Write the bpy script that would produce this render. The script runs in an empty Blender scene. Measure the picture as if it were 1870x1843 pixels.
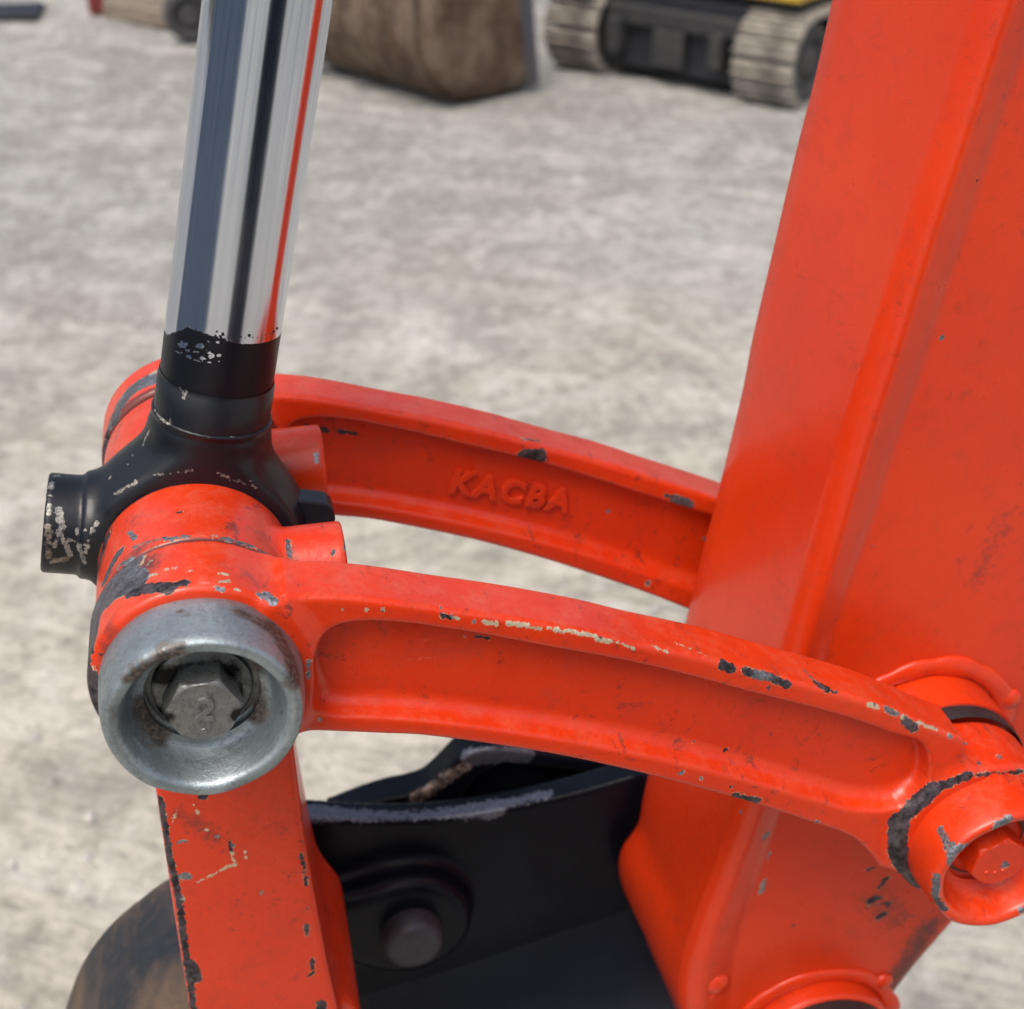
import bpy, bmesh, math, random
import numpy as np
from math import sin, cos, pi, radians, atan2, sqrt
from mathutils import Vector, Matrix

random.seed(4)
RNG = np.random.RandomState(7)
S = bpy.context.scene
COL = S.collection

# ------------------------------------------------------------------ camera
FPX, IW, IH = 2560.0, 1870.0, 1843.0
PITCH = atan2(921.5 + 610, FPX); YAW = atan2(0.214, 0.9768)
HD = np.array([sin(YAW), cos(YAW), 0]); RT = np.array([cos(YAW), -sin(YAW), 0]); ZZ = np.array([0, 0, 1.0])
FW = HD * cos(PITCH) - ZZ * sin(PITCH); UP = HD * sin(PITCH) + ZZ * cos(PITCH)
PIN_Z = 1.41991
CAM = np.array([0.02450, -0.41280, 1.75])

cam = bpy.data.cameras.new('camera'); cam_ob = bpy.data.objects.new('camera', cam); COL.objects.link(cam_ob)
cam_ob.matrix_world = Matrix(((RT[0], UP[0], -FW[0], CAM[0]), (RT[1], UP[1], -FW[1], CAM[1]), (RT[2], UP[2], -FW[2], CAM[2]), (0, 0, 0, 1)))
cam.sensor_fit = 'HORIZONTAL'; cam.sensor_width = 36.0; cam.lens = 36.0 * FPX / IW
cam.clip_start = 0.02; cam.clip_end = 3000
cam.dof.use_dof = True; cam.dof.focus_distance = 0.56; cam.dof.aperture_fstop = 11.0
S.camera = cam_ob

# ------------------------------------------------------------------ world and sun (bright overcast)
SUN_EL, SUN_AZ = radians(62), radians(-138)          # azimuth of the direction to the sun, from +Y towards +X
W = bpy.data.worlds.new('World'); S.world = W; W.use_nodes = True
wn = W.node_tree; wn.nodes.clear()
sky = wn.nodes.new('ShaderNodeTexSky'); sky.sky_type = 'NISHITA'; sky.sun_disc = False
sky.sun_elevation = SUN_EL; sky.sun_rotation = SUN_AZ
sky.air_density = 1.0; sky.dust_density = 6.0; sky.ozone_density = 1.0; sky.altitude = 100
hsv = wn.nodes.new('ShaderNodeHueSaturation'); hsv.inputs['Saturation'].default_value = 0.85
bg = wn.nodes.new('ShaderNodeBackground'); bg.inputs['Strength'].default_value = 0.13
wo = wn.nodes.new('ShaderNodeOutputWorld')
wn.links.new(sky.outputs[0], hsv.inputs['Color']); wn.links.new(hsv.outputs[0], bg.inputs[0]); wn.links.new(bg.outputs[0], wo.inputs[0])
sun = bpy.data.lights.new('sun', 'SUN'); sun.energy = 1.5; sun.angle = radians(30); sun.color = (1.0, 0.95, 0.88)
sun_ob = bpy.data.objects.new('sun', sun); COL.objects.link(sun_ob)
sd = Vector((sin(SUN_AZ) * cos(SUN_EL), cos(SUN_AZ) * cos(SUN_EL), sin(SUN_EL)))
sun_ob.rotation_euler = sd.to_track_quat('Z', 'Y').to_euler(); sun_ob.location = (0, 0, 8)
S.view_settings.view_transform = 'Standard'; S.view_settings.look = 'None'
S.view_settings.gamma = 1.0; S.view_settings.use_curve_mapping = False; S.view_settings.exposure = 0.46

# ------------------------------------------------------------------ plane helpers
def ray(px, py): return FW + RT * (px - 935) / FPX - UP * (py - 921.5) / FPX
def P(px, py, Y):
    d = ray(px, py); return CAM + d * ((Y - CAM[1]) / d[1])
def XZ(px, py, Y):
    p = P(px, py, Y); return (p[0], p[2])
def G(px, py):
    d = ray(px, py); return CAM + d * (-CAM[2] / d[2])
def project(V):
    v = V - CAM; z = v @ FW
    return 935 + FPX * (v @ RT) / z, 921.5 - FPX * (v @ UP) / z, z

# ------------------------------------------------------------------ node helpers
class M:
    def __init__(s, name):
        s.m = bpy.data.materials.new(name); s.m.use_nodes = True
        s.t = s.m.node_tree; s.t.nodes.clear()
        s.out = s.n('ShaderNodeOutputMaterial'); s.b = s.n('ShaderNodeBsdfPrincipled')
        s.l(s.b.outputs[0], s.out.inputs[0]); s.tc = s.n('ShaderNodeTexCoord').outputs['Object']
    def n(s, k): return s.t.nodes.new(k)
    def l(s, a, b): s.t.links.new(a, b)
    def put(s, v, sock):
        if hasattr(v, 'is_output'): s.l(v, sock)
        elif isinstance(v, (tuple, list)) and len(v) == 3 and len(sock.default_value) == 4: sock.default_value = (*v, 1)
        elif sock.type == 'RGBA' and not isinstance(v, (tuple, list)): sock.default_value = (v, v, v, 1)
        else: sock.default_value = v
    def math(s, op, a, b=0.0, c=0.0):
        n = s.n('ShaderNodeMath'); n.operation = op
        for i, v in enumerate((a, b, c)): s.put(v, n.inputs[i])
        return n.outputs[0]
    def mapr(s, v, a, b, c=0.0, d=1.0):
        n = s.n('ShaderNodeMapRange'); s.put(v, n.inputs[0])
        for i, x in enumerate((a, b, c, d)): n.inputs[i + 1].default_value = x
        return n.outputs[0]
    def mix(s, f, a, b):
        n = s.n('ShaderNodeMix'); n.data_type = 'RGBA'; s.put(f, n.inputs[0]); s.put(a, n.inputs[6]); s.put(b, n.inputs[7]); return n.outputs[2]
    def noise(s, scale, detail=3, rough=0.55, vec=None, stretch=None, dist=0.0):
        v = vec or s.tc
        if stretch:
            mp = s.n('ShaderNodeMapping'); s.l(v, mp.inputs[0]); mp.inputs['Scale'].default_value = stretch; v = mp.outputs[0]
        n = s.n('ShaderNodeTexNoise'); s.l(v, n.inputs['Vector']); n.inputs['Scale'].default_value = scale
        n.inputs['Detail'].default_value = detail; n.inputs['Roughness'].default_value = rough; n.inputs['Distortion'].default_value = dist
        return n.outputs[0]
    def voro(s, scale, stretch=None):
        v = s.tc
        if stretch:
            mp = s.n('ShaderNodeMapping'); s.l(v, mp.inputs[0]); mp.inputs['Scale'].default_value = stretch; v = mp.outputs[0]
        n = s.n('ShaderNodeTexVoronoi'); s.l(v, n.inputs['Vector']); n.inputs['Scale'].default_value = scale; return n
    def attr(s, name):
        n = s.n('ShaderNodeAttribute'); n.attribute_name = name; return n.outputs['Fac']
    def bump(s, hgt, strength, dist=0.001, normal=None):
        n = s.n('ShaderNodeBump'); n.inputs['Strength'].default_value = strength; n.inputs['Distance'].default_value = dist
        s.put(hgt, n.inputs['Height'])
        if normal: s.l(normal, n.inputs['Normal'])
        return n.outputs[0]
    def set(s, **k):
        names = dict(color='Base Color', rough='Roughness', metal='Metallic', spec='Specular IOR Level', coat='Coat Weight', coat_rough='Coat Roughness', normal='Normal', aniso='Anisotropic', sheen='Sheen Weight')
        for a, v in k.items(): s.put(v, s.b.inputs[names[a]])
        return s.m

def paint(name, base, base2, dirt=0.35, rough=0.36, coat=0.25, chipamp=2.2, metal_dark=(0.016, 0.013, 0.015), metal_lit=(0.34, 0.36, 0.40),
          primer=(0.75, 0.62, 0.42), speck=0.5, specks_thr=0.70, spec=0.5, edge_hi=0.75, dustiness=0.0, castbump=0.9):
    m = M(name)
    n1 = m.noise(420, 5, 0.68); wear = m.math('SUBTRACT', m.attr('wear'), 20.0)
    v = m.math('ADD', wear, m.math('MULTIPLY', m.math('SUBTRACT', n1, 0.5), chipamp * 2.4))
    chip = m.mapr(v, 0.0, 0.06); edge = m.math('MULTIPLY', m.mapr(m.math('ADD', v, m.math('MULTIPLY', m.noise(150, 2, 0.5), 0.5)), 0.06, 0.10), m.mapr(m.noise(220, 3, 0.6), 0.44, 0.60, 0.0, edge_hi))
    tone = m.attr('tone')
    big = m.noise(9, 4, 0.6); col = m.mix(m.mapr(big, 0.35, 0.7), base, base2)
    g1 = m.noise(60, 6, 0.78, dist=0.4)
    col = m.mix(m.math('MULTIPLY', m.mapr(g1, 0.52, 0.78), dirt), col, (0.11, 0.035, 0.02))
    sp = m.mapr(m.noise(330, 4, 0.8, stretch=(1, 0.6, 0.6)), specks_thr, specks_thr + 0.05)
    col = m.mix(m.math('MULTIPLY', sp, speck), col, (0.05, 0.025, 0.02))
    grain = m.mapr(m.noise(1500, 2, 0.7), 0.3, 0.75)
    col = m.mix(m.math('MULTIPLY', grain, 0.22), col, (base[0] * 0.62, base[1] * 0.45, base[2] * 0.5))
    sc_ = m.mapr(m.noise(120, 6, 0.82, stretch=(1, 0.35, 1), dist=0.6), 0.57, 0.64); col = m.mix(m.math('MULTIPLY', m.math('MULTIPLY', sc_, m.mapr(m.noise(26, 3, 0.6), 0.44, 0.56)), speck * 1.3), col, (0.12, 0.022, 0.015))
    pal = m.mapr(m.noise(190, 6, 0.8, stretch=(0.4, 1, 1)), 0.64, 0.70); col = m.mix(m.math('MULTIPLY', m.math('MULTIPLY', pal, m.mapr(m.noise(17, 3, 0.6), 0.52, 0.62)), speck * 0.7), col, (0.80, 0.22, 0.12))
    geo = m.n('ShaderNodeNewGeometry'); sx = m.n('ShaderNodeSeparateXYZ'); m.l(geo.outputs['Normal'], sx.inputs[0])
    dust = m.math('MULTIPLY', m.mapr(sx.outputs[2], 0.2, 1.0), m.mapr(m.noise(75, 6, 0.8), 0.46, 0.72, 0.0, dustiness)); col = m.mix(dust, col, (0.66, 0.34, 0.22))
    # dirt smears
    dz = m.attr('grime')
    dirtn = m.mapr(m.math('ADD', dz, m.math('MULTIPLY', m.math('SUBTRACT', m.noise(260, 6, 0.8), 0.5), 1.6)), 0.45, 0.95)
    col = m.mix(m.math('MULTIPLY', dirtn, 0.8), col, (0.035, 0.025, 0.025))
    mn = m.noise(700, 5, 0.75)
    mb = m.noise(190, 5, 0.7)
    dark = m.mix(m.mapr(mb, 0.42, 0.60), metal_dark, tuple(c * 5.5 for c in metal_dark))
    dark = m.mix(m.mapr(mn, 0.60, 0.68), dark, tuple(min(0.6, c * 9) for c in metal_dark))  # bright specks paint glints into the dark bare metal
    lit = m.mix(m.mapr(mn, 0.35, 0.6), (0.07, 0.075, 0.08), metal_lit)
    met = m.mix(m.mapr(tone, 0.3, 0.7), dark, lit)
    met = m.mix(m.mapr(tone, 1.5, 1.9), met, m.mix(m.mapr(mn, 0.5, 0.66), primer, tuple(c * 0.6 for c in primer)))
    col = m.mix(edge, col, primer); col = m.mix(chip, col, met)
    fine = m.noise(900, 3, 0.6)
    hgt = m.math('SUBTRACT', m.math('MULTIPLY', fine, 0.35), m.math('MULTIPLY', edge, 1.2))
    hgt = m.math('ADD', hgt, m.math('MULTIPLY', m.math('MULTIPLY', m.math('ADD', mn, mb), chip), 1.6))
    hgt = m.math('ADD', hgt, m.math('MULTIPLY', m.noise(130, 4, 0.6), castbump))
    r = m.math('ADD', m.mapr(g1, 0.3, 0.8, rough - 0.05, rough + 0.18), m.math('MULTIPLY', chip, 0.08))
    ct = m.math('MULTIPLY', m.math('SUBTRACT', 1.0, chip), coat)
    return m.set(color=col, rough=r, metal=m.math('MULTIPLY', chip, m.mapr(tone, 0.3, 0.8, 0.35, 0.75)), normal=m.bump(hgt, 0.65, 0.00024), coat=ct, coat_rough=0.16, spec=spec)

ORANGE = paint('orange_paint', (0.67, 0.041, 0.004), (0.56, 0.027, 0.004), rough=0.30, coat=0.2, spec=0.40, speck=0.65, specks_thr=0.68, dustiness=0.18, castbump=2.2)
ARMPAINT = paint('arm_orange_paint', (0.67, 0.042, 0.004), (0.58, 0.030, 0.004), dirt=0.30, rough=0.30, coat=0.2, spec=0.40, speck=0.25, specks_thr=0.76)
BLACKP = paint('black_paint', (0.004, 0.005, 0.008), (0.007, 0.009, 0.014), dirt=0.0, rough=0.36, coat=0.12, spec=0.36, edge_hi=0.2, metal_dark=(0.05, 0.045, 0.035), metal_lit=(0.36, 0.35, 0.31), primer=(0.06, 0.06, 0.06), speck=0.0)
BUCKETP = paint('bucket_black_paint', (0.0025, 0.003, 0.006), (0.005, 0.007, 0.013), dirt=0.0, rough=0.30, coat=0.0, spec=0.17, edge_hi=0.0, metal_dark=(0.07, 0.055, 0.045), metal_lit=(0.2, 0.22, 0.27), primer=(0.05, 0.05, 0.06), speck=0.0, chipamp=5)

def mk_zinc():
    m = M('galvanized_steel')
    a = m.noise(55, 6, 0.7); b = m.noise(480, 4, 0.75); c = m.noise(20, 3, 0.6)
    col = m.mix(m.mapr(a, 0.35, 0.68), (0.38, 0.44, 0.46), (0.25, 0.29, 0.30))
    col = m.mix(m.math('MULTIPLY', m.mapr(b, 0.52, 0.66), 0.45), col, (0.11, 0.12, 0.13))
    g = m.attr('grime')
    gm = m.mapr(m.math('ADD', g, m.math('MULTIPLY', m.math('SUBTRACT', m.noise(240, 6, 0.8), 0.5), 1.5)), 0.35, 0.8)
    col = m.mix(gm, col, m.mix(m.mapr(b, 0.45, 0.6), (0.045, 0.038, 0.035), (0.16, 0.13, 0.11)))
    ds = m.voro(130); col = m.mix(m.math('MULTIPLY', m.mapr(ds.outputs[0], 0.10, 0.06), m.mapr(c, 0.5, 0.56)), col, (0.04, 0.04, 0.045))
    hgt = m.math('ADD', m.math('MULTIPLY', a, 1.3), m.math('MULTIPLY', b, 0.6))
    return m.set(color=col, metal=m.mapr(gm, 0, 1, 0.85, 0.4), rough=m.mapr(b, 0.3, 0.7, 0.38, 0.58), normal=m.bump(hgt, 0.7, 0.0005))
ZINC = mk_zinc()
def mk_bolt():
    m = M('bolt_steel')
    a = m.noise(160, 6, 0.75); b = m.noise(700, 4, 0.75, stretch=(1, 1, 0.35))
    col = m.mix(m.mapr(a, 0.35, 0.65), (0.29, 0.30, 0.29), (0.17, 0.17, 0.165))
    col = m.mix(m.math('MULTIPLY', m.mapr(b, 0.50, 0.68), 0.6), col, (0.08, 0.078, 0.072))
    gm = m.mapr(m.math('ADD', m.attr('grime'), m.math('MULTIPLY', m.math('SUBTRACT', a, 0.5), 1.3)), 0.35, 0.75)
    col = m.mix(gm, col, (0.018, 0.018, 0.018))
    return m.set(color=col, metal=0.75, rough=m.mapr(a, 0.3, 0.7, 0.38, 0.58), normal=m.bump(m.math('ADD', a, b), 0.5, 0.0003))
BOLT = mk_bolt()
def mk_chrome():
    m = M('chromed_rod_steel')
    s1 = m.noise(2600, 2, 0.6, stretch=(1, 0.004, 1)); s2 = m.noise(500, 3, 0.7, stretch=(1, 0.01, 1))
    sc = m.noise(900, 4, 0.8, stretch=(1, 0.25, 1))
    haze = m.mapr(m.noise(16, 3, 0.6, stretch=(1, 0.35, 1)), 0.42, 0.68)
    # flaked black paint at the foot of the rod; attribute 'wear' > 20 is painted
    v = m.math('ADD', m.math('SUBTRACT', m.attr('wear'), 20.0), m.math('MULTIPLY', m.math('SUBTRACT', m.noise(620, 6, 0.78, stretch=(1, 0.8, 1)), 0.5), 5.4))
    pnt = m.mapr(v, 0.0, 0.12)
    sy = m.n('ShaderNodeSeparateXYZ'); m.l(m.tc, sy.inputs[0]); hi = m.mapr(sy.outputs[1], 0.13, 0.23, 0.15, 1.0)
    col = m.mix(m.math('MULTIPLY', m.mapr(s2, 0.35, 0.7), hi), (0.62, 0.67, 0.76), (0.34, 0.41, 0.53))
    col = m.mix(m.math('MULTIPLY', m.mapr(sc, 0.62, 0.7), 0.25), col, (0.35, 0.36, 0.38))
    col = m.mix(pnt, col, (0.004, 0.005, 0.008))
    r = m.mix(pnt, m.math('ADD', m.mapr(s1, 0.3, 0.7, 0.04, 0.12), m.math('MULTIPLY', haze, 0.10)), 0.36)
    hgt = m.math('ADD', m.math('MULTIPLY', s1, 0.10), m.math('ADD', m.math('MULTIPLY', m.math('MULTIPLY', s2, hi), 0.24), m.math('MULTIPLY', pnt, 1.0)))
    return m.set(color=col, metal=m.math('SUBTRACT', 1.0, pnt), rough=r, normal=m.bump(hgt, 0.16, 0.0001), spec=0.25)
CHROME = mk_chrome()
def simple(name, c1, c2, scale=30, rough=0.6, metal=0.0, bump=0.3, bd=0.002, detail=5, stretch=None, lo=0.35, hi=0.65):
    m = M(name); a = m.noise(scale, detail, 0.65, stretch=stretch); b = m.noise(scale * 6, 4, 0.7)
    col = m.mix(m.mapr(a, lo, hi), c1, c2); col = m.mix(m.math('MULTIPLY', m.mapr(b, 0.45, 0.7), 0.4), col, tuple(x * 0.55 for x in c1))
    return m.set(color=col, rough=rough, metal=metal, normal=m.bump(m.math('ADD', a, m.math('MULTIPLY', b, 0.4)), bump, bd))
RUBBER = simple('black_rubber', (0.012, 0.012, 0.014), (0.02, 0.02, 0.022), 200, 0.5, bd=0.0003)

# ------------------------------------------------------------------ object helpers
def empty(name, loc, label, cat, group=None):
    o = bpy.data.objects.new(name, None); COL.objects.link(o); o.location = tuple(float(v) for v in loc)
    o.empty_display_size = 0.02
    o['label'] = label; o['category'] = cat
    if group: o['group'] = group
    return o
def tag(o, label=None, cat=None, group=None, kind=None):
    for k, v in (('label', label), ('category', cat), ('group', group), ('kind', kind)):
        if v: o[k] = v
    return o
def wloc(p):
    v = Vector((0, 0, 0))
    while p is not None: v += p.location; p = p.parent
    return np.array(v)
def build(name, V, Fc, mat, parent=None, smooth=True, at=None, attrs=None, label=None, sharp=None):
    """world-space vertices -> mesh object under parent; at = origin of the object in world space"""
    V = np.asarray(V, float); base = wloc(parent)
    at = base if at is None else np.asarray(at, float)
    me = bpy.data.meshes.new(name)
    if isinstance(Fc, np.ndarray):
        n, k = Fc.shape
        me.vertices.add(len(V)); me.vertices.foreach_set('co', (V - at).astype(np.float32).ravel())
        me.loops.add(n * k); me.loops.foreach_set('vertex_index', Fc.astype(np.int32).ravel())
        me.polygons.add(n); me.polygons.foreach_set('loop_start', np.arange(0, n * k, k, dtype=np.int32))
        me.update(calc_edges=True); me.validate()
    else:
        me.from_pydata([tuple(v) for v in (V - at)], [], [tuple(f) for f in Fc]); me.update()
    me.materials.append(mat)
    me.polygons.foreach_set('use_smooth', np.full(len(me.polygons), bool(smooth)))
    if sharp is not None and smooth: me.set_sharp_from_angle(angle=radians(sharp))
    if attrs:
        for k, a in attrs.items():
            at_ = me.attributes.new(k, 'FLOAT', 'POINT'); at_.data.foreach_set('value', np.asarray(a, np.float32))
    o = bpy.data.objects.new(name, me); COL.objects.link(o); o.parent = parent
    o.location = tuple(float(x) for x in (at - base))
    if label: o['label'] = label
    return o
def marks(V, chips, grime=None, seams=()):
    """chips: (px,py,rpx,tone) or (px,py,px2,py2,rpx,tone): worn spots found on the surface nearest the lens at that pixel, turned into 3-D distances"""
    w = np.full(len(V), -20.0); tone = np.zeros(len(V)); g = np.zeros(len(V))
    px, py, z = project(V)
    def pick(x, y):
        for rad in (3, 6, 12, 25):
            k = np.where((px - x) ** 2 + (py - y) ** 2 < rad * rad)[0]
            if len(k): return V[k[np.argmin(z[k])]], z[k].min()
        k = np.argmin((px - x) ** 2 + (py - y) ** 2); return V[k], z[k]
    def dist(c):
        if len(c) == 4:
            a, zz = pick(c[0], c[1]); d = np.linalg.norm(V - a, axis=1)
        else:
            a, zz = pick(c[0], c[1]); b, zb = pick(c[2], c[3]); ab = b - a; L = ab @ ab + 1e-12
            t = np.clip((V - a) @ ab / L, 0, 1); d = np.linalg.norm(V - (a + t[:, None] * ab), axis=1)
        return d * 1000, (c[-2] * 1.28 + 0.6) * zz / FPX * 1000
    for c in chips:
        d, r = dist(c); f = r - d; up = f > w
        w = np.maximum(w, f); tone = np.where(up & (f > -1.5), c[-1], tone)
    for c in (grime or []):
        d, r = dist(c); g = np.maximum(g, c[-1] * np.clip(1 - d / (r + 1e-6), 0, 1) ** 0.7)
    for y, wd in seams: g = np.maximum(g, 1.9 * np.clip(1.3 - np.abs(V[:, 1] - y) / (wd * 2.2), 0, 1) * (np.hypot(V[:, 0], V[:, 2] - PIN_Z) < 0.0445))
    return dict(wear=w + 20, tone=tone, grime=g)

def smin(a, b, k):
    h = np.clip(0.5 + 0.5 * (b - a) / k, 0, 1); return b * (1 - h) + a * h - k * h * (1 - h)
def smax(a, b, k): return -smin(-a, -b, k)
def cap2(d2, dy, k=0.002): return smax(d2, dy, k)
def sdpoly(X, Z, pts):
    pts = np.asarray(pts, np.float64); d = np.full(X.shape, 1e9); s = np.ones(X.shape)
    n = len(pts)
    for i in range(n):
        a = pts[i]; b = pts[i - 1]; e = b - a; wx = X - a[0]; wz = Z - a[1]
        t = np.clip((wx * e[0] + wz * e[1]) / (e @ e + 1e-18), 0, 1)
        d = np.minimum(d, (wx - e[0] * t) ** 2 + (wz - e[1] * t) ** 2)
        c1 = Z >= a[1]; c2 = Z < b[1]; c3 = e[0] * wz > e[1] * wx
        fl = (c1 & c2 & c3) | (~c1 & ~c2 & ~c3); s = np.where(fl, -s, s)
    return s * np.sqrt(d)
def spline(pts, n=6, closed=False):
    p = np.asarray(pts, float); out = []; N = len(p)
    rng = range(N) if closed else range(N - 1)
    for i in rng:
        g = lambda k: p[k % N] if closed else p[min(max(k, 0), N - 1)]
        a, b, c, d = g(i - 1), g(i), g(i + 1), g(i + 2)
        for j in range(n):
            t = j / n
            out.append(0.5 * ((2 * b) + (c - a) * t + (2 * a - 5 * b + 4 * c - d) * t * t + (3 * b - a - 3 * c + d) * t ** 3))
    if not closed: out.append(p[-1])
    return np.array(out)
def surface_net(fld, org, h):
    """fld[nx,ny,nz] signed distance -> verts, quads"""
    s = fld < 0; nx, ny, nz = fld.shape
    cs = np.zeros((nx - 1, ny - 1, nz - 1), np.int8)
    for i in (0, 1):
        for j in (0, 1):
            for k in (0, 1): cs += s[i:nx - 1 + i, j:ny - 1 + j, k:nz - 1 + k]
    act = (cs > 0) & (cs < 8); idx = np.argwhere(act); vid = np.full(act.shape, -1, np.int32); vid[act] = np.arange(len(idx))
    acc = np.zeros((len(idx), 3)); cnt = np.zeros(len(idx))
    I, J, K = idx.T
    for ax in range(3):
        o1, o2 = [a for a in range(3) if a != ax]
        for u in (0, 1):
            for v in (0, 1):
                a = np.zeros(3, int); a[o1] = u; a[o2] = v; b = a.copy(); b[ax] = 1
                fa = fld[I + a[0], J + a[1], K + a[2]]; fb = fld[I + b[0], J + b[1], K + b[2]]
                cr = (fa < 0) != (fb < 0); t = np.where(cr, fa / np.where(cr, fa - fb, 1), 0)
                p = np.tile(a.astype(float), (len(idx), 1)); p[:, ax] = t
                acc[cr] += p[cr]; cnt[cr] += 1
    V = (idx + acc / cnt[:, None]) * h + np.array(org)
    Q = []
    for ax in range(3):
        o1, o2 = [(1, 2), (2, 0), (0, 1)][ax]
        sl = [slice(1, d - 1) for d in fld.shape]; sl[ax] = slice(0, fld.shape[ax] - 1)
        sl2 = list(sl); sl2[ax] = slice(1, fld.shape[ax])
        A = s[tuple(sl)]; B = s[tuple(sl2)]; ch = np.argwhere(A != B)
        off = np.array([1, 1, 1]); off[ax] = 0; c = ch + off
        def q(du, dv):
            cc = c.copy(); cc[:, o1] -= du; cc[:, o2] -= dv; return vid[cc[:, 0], cc[:, 1], cc[:, 2]]
        quad = np.stack([q(1, 1), q(0, 1), q(0, 0), q(1, 0)], 1)
        fwd = A[ch[:, 0], ch[:, 1], ch[:, 2]]
        quad = np.where(fwd[:, None], quad, quad[:, ::-1]); Q.append(quad)
    return V, np.concatenate(Q)
def sdf_mesh(fn, lo, hi, h):
    lo = np.array(lo); ax = [np.arange(lo[i], hi[i] + h, h) for i in range(3)]
    X = ax[0][:, None, None]; Y = ax[1][None, :, None]; Z = ax[2][None, None, :]
    return surface_net(fn(X, Y, Z).astype(np.float64), lo, h)
def on_xz(X, Z, f):      # evaluate a 2-D field on the XZ grid and lift it to 3-D
    x2 = np.broadcast_to(X[:, 0, :], (X.shape[0], Z.shape[2])); z2 = np.broadcast_to(Z[0, 0, :][None, :], x2.shape)
    return f(x2, z2)[:, None, :]
def cylY(X, Y, Z, c, R, y0, y1, k=0.002):
    return cap2(np.sqrt((X - c[0]) ** 2 + (Z - c[1]) ** 2) - R, np.abs(Y - (y0 + y1) / 2) - (y1 - y0) / 2, k)
def lathe(profile, c, n=128, axis='Y'):
    """profile: list of (radius, y); revolve about the axis parallel to Y through c=(x,z)"""
    pr = np.asarray(profile, float); th = np.linspace(0, 2 * pi, n, endpoint=False)
    V = np.zeros((len(pr), n, 3))
    V[:, :, 0] = c[0] + pr[:, 0:1] * np.cos(th); V[:, :, 1] = pr[:, 1:2]; V[:, :, 2] = c[1] + pr[:, 0:1] * np.sin(th)
    V = V.reshape(-1, 3); i = np.arange(len(pr) - 1)[:, None] * n; j = np.arange(n)[None, :]; j2 = (j + 1) % n
    Q = np.stack([i + j, i + j2, i + n + j2, i + n + j], -1).reshape(-1, 4)
    return V, Q
def orient(V, d, o):
    """map local (x, y=axis, z) to world with axis direction d and origin o"""
    d = np.asarray(d, float); d = d / np.linalg.norm(d)
    a = np.cross(d, [0, 1, 0]) if abs(d[1]) < 0.9 else np.cross(d, [1, 0, 0]); a /= np.linalg.norm(a); b = np.cross(a, d)
    return V[:, 0:1] * a + V[:, 1:2] * d + V[:, 2:3] * b + np.asarray(o)
def box(lo, hi):
    x0, y0, z0 = lo; x1, y1, z1 = hi
    V = [(x0, y0, z0), (x1, y0, z0), (x1, y1, z0), (x0, y1, z0), (x0, y0, z1), (x1, y0, z1), (x1, y1, z1), (x0, y1, z1)]
    return np.array(V, float), [(0, 3, 2, 1), (4, 5, 6, 7), (0, 1, 5, 4), (1, 2, 6, 5), (2, 3, 7, 6), (3, 0, 4, 7)]
def bevel(o, w, seg=2):
    b = o.modifiers.new('bevel', 'BEVEL'); b.width = w; b.segments = seg; b.limit_method = 'ANGLE'; return o

# ------------------------------------------------------------------ guide links (cast I-beam arms)
C1 = (0.0, PIN_Z); C2 = (0.3504, 1.2676); YF = 0.0245
top_px = [(527, 1098), (600, 1097), (691, 1104), (811, 1121), (931, 1137), (1076, 1162), (1172, 1184), (1316, 1214), (1420, 1242), (1585, 1286), (1666, 1316), (1728, 1343), (1766, 1356)]
bot_px = [(1612, 1592), (1585, 1560), (1554, 1536), (1477, 1509), (1381, 1478), (1265, 1446), (1150, 1417), (1000, 1386), (800, 1357), (700, 1351), (549, 1346), (500, 1352)]
top = spline([XZ(*q, YF) for q in top_px], 4); bot = spline([XZ(*q, YF) for q in bot_px], 4)
outline = np.concatenate([[C1], top, [C2], bot])
pk_px = [(575, 1240), (577, 1195), (604, 1158), (655, 1144), (739, 1146), (811, 1156), (883, 1167), (1027, 1194), (1150, 1216), (1265, 1243), (1381, 1274), (1535, 1313), (1631, 1346), (1692, 1368), (1699, 1432), (1648, 1482), (1570, 1487), (1496, 1468), (1381, 1436), (1265, 1406), (1150, 1381), (1000, 1354), (811, 1328), (690, 1319), (600, 1315), (576, 1290)]
pocket = spline([XZ(*q, YF) for q in pk_px], 3, closed=True)
mid_p = np.array([XZ(x, y, YF) for x, y in ((560, 1235), (700, 1235), (811, 1242), (931, 1258), (1076, 1283), (1150, 1299), (1265, 1325), (1381, 1354), (1496, 1388), (1585, 1412), (1700, 1440))])
mid_x, mid_z = mid_p[:, 0], mid_p[:, 1]
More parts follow.
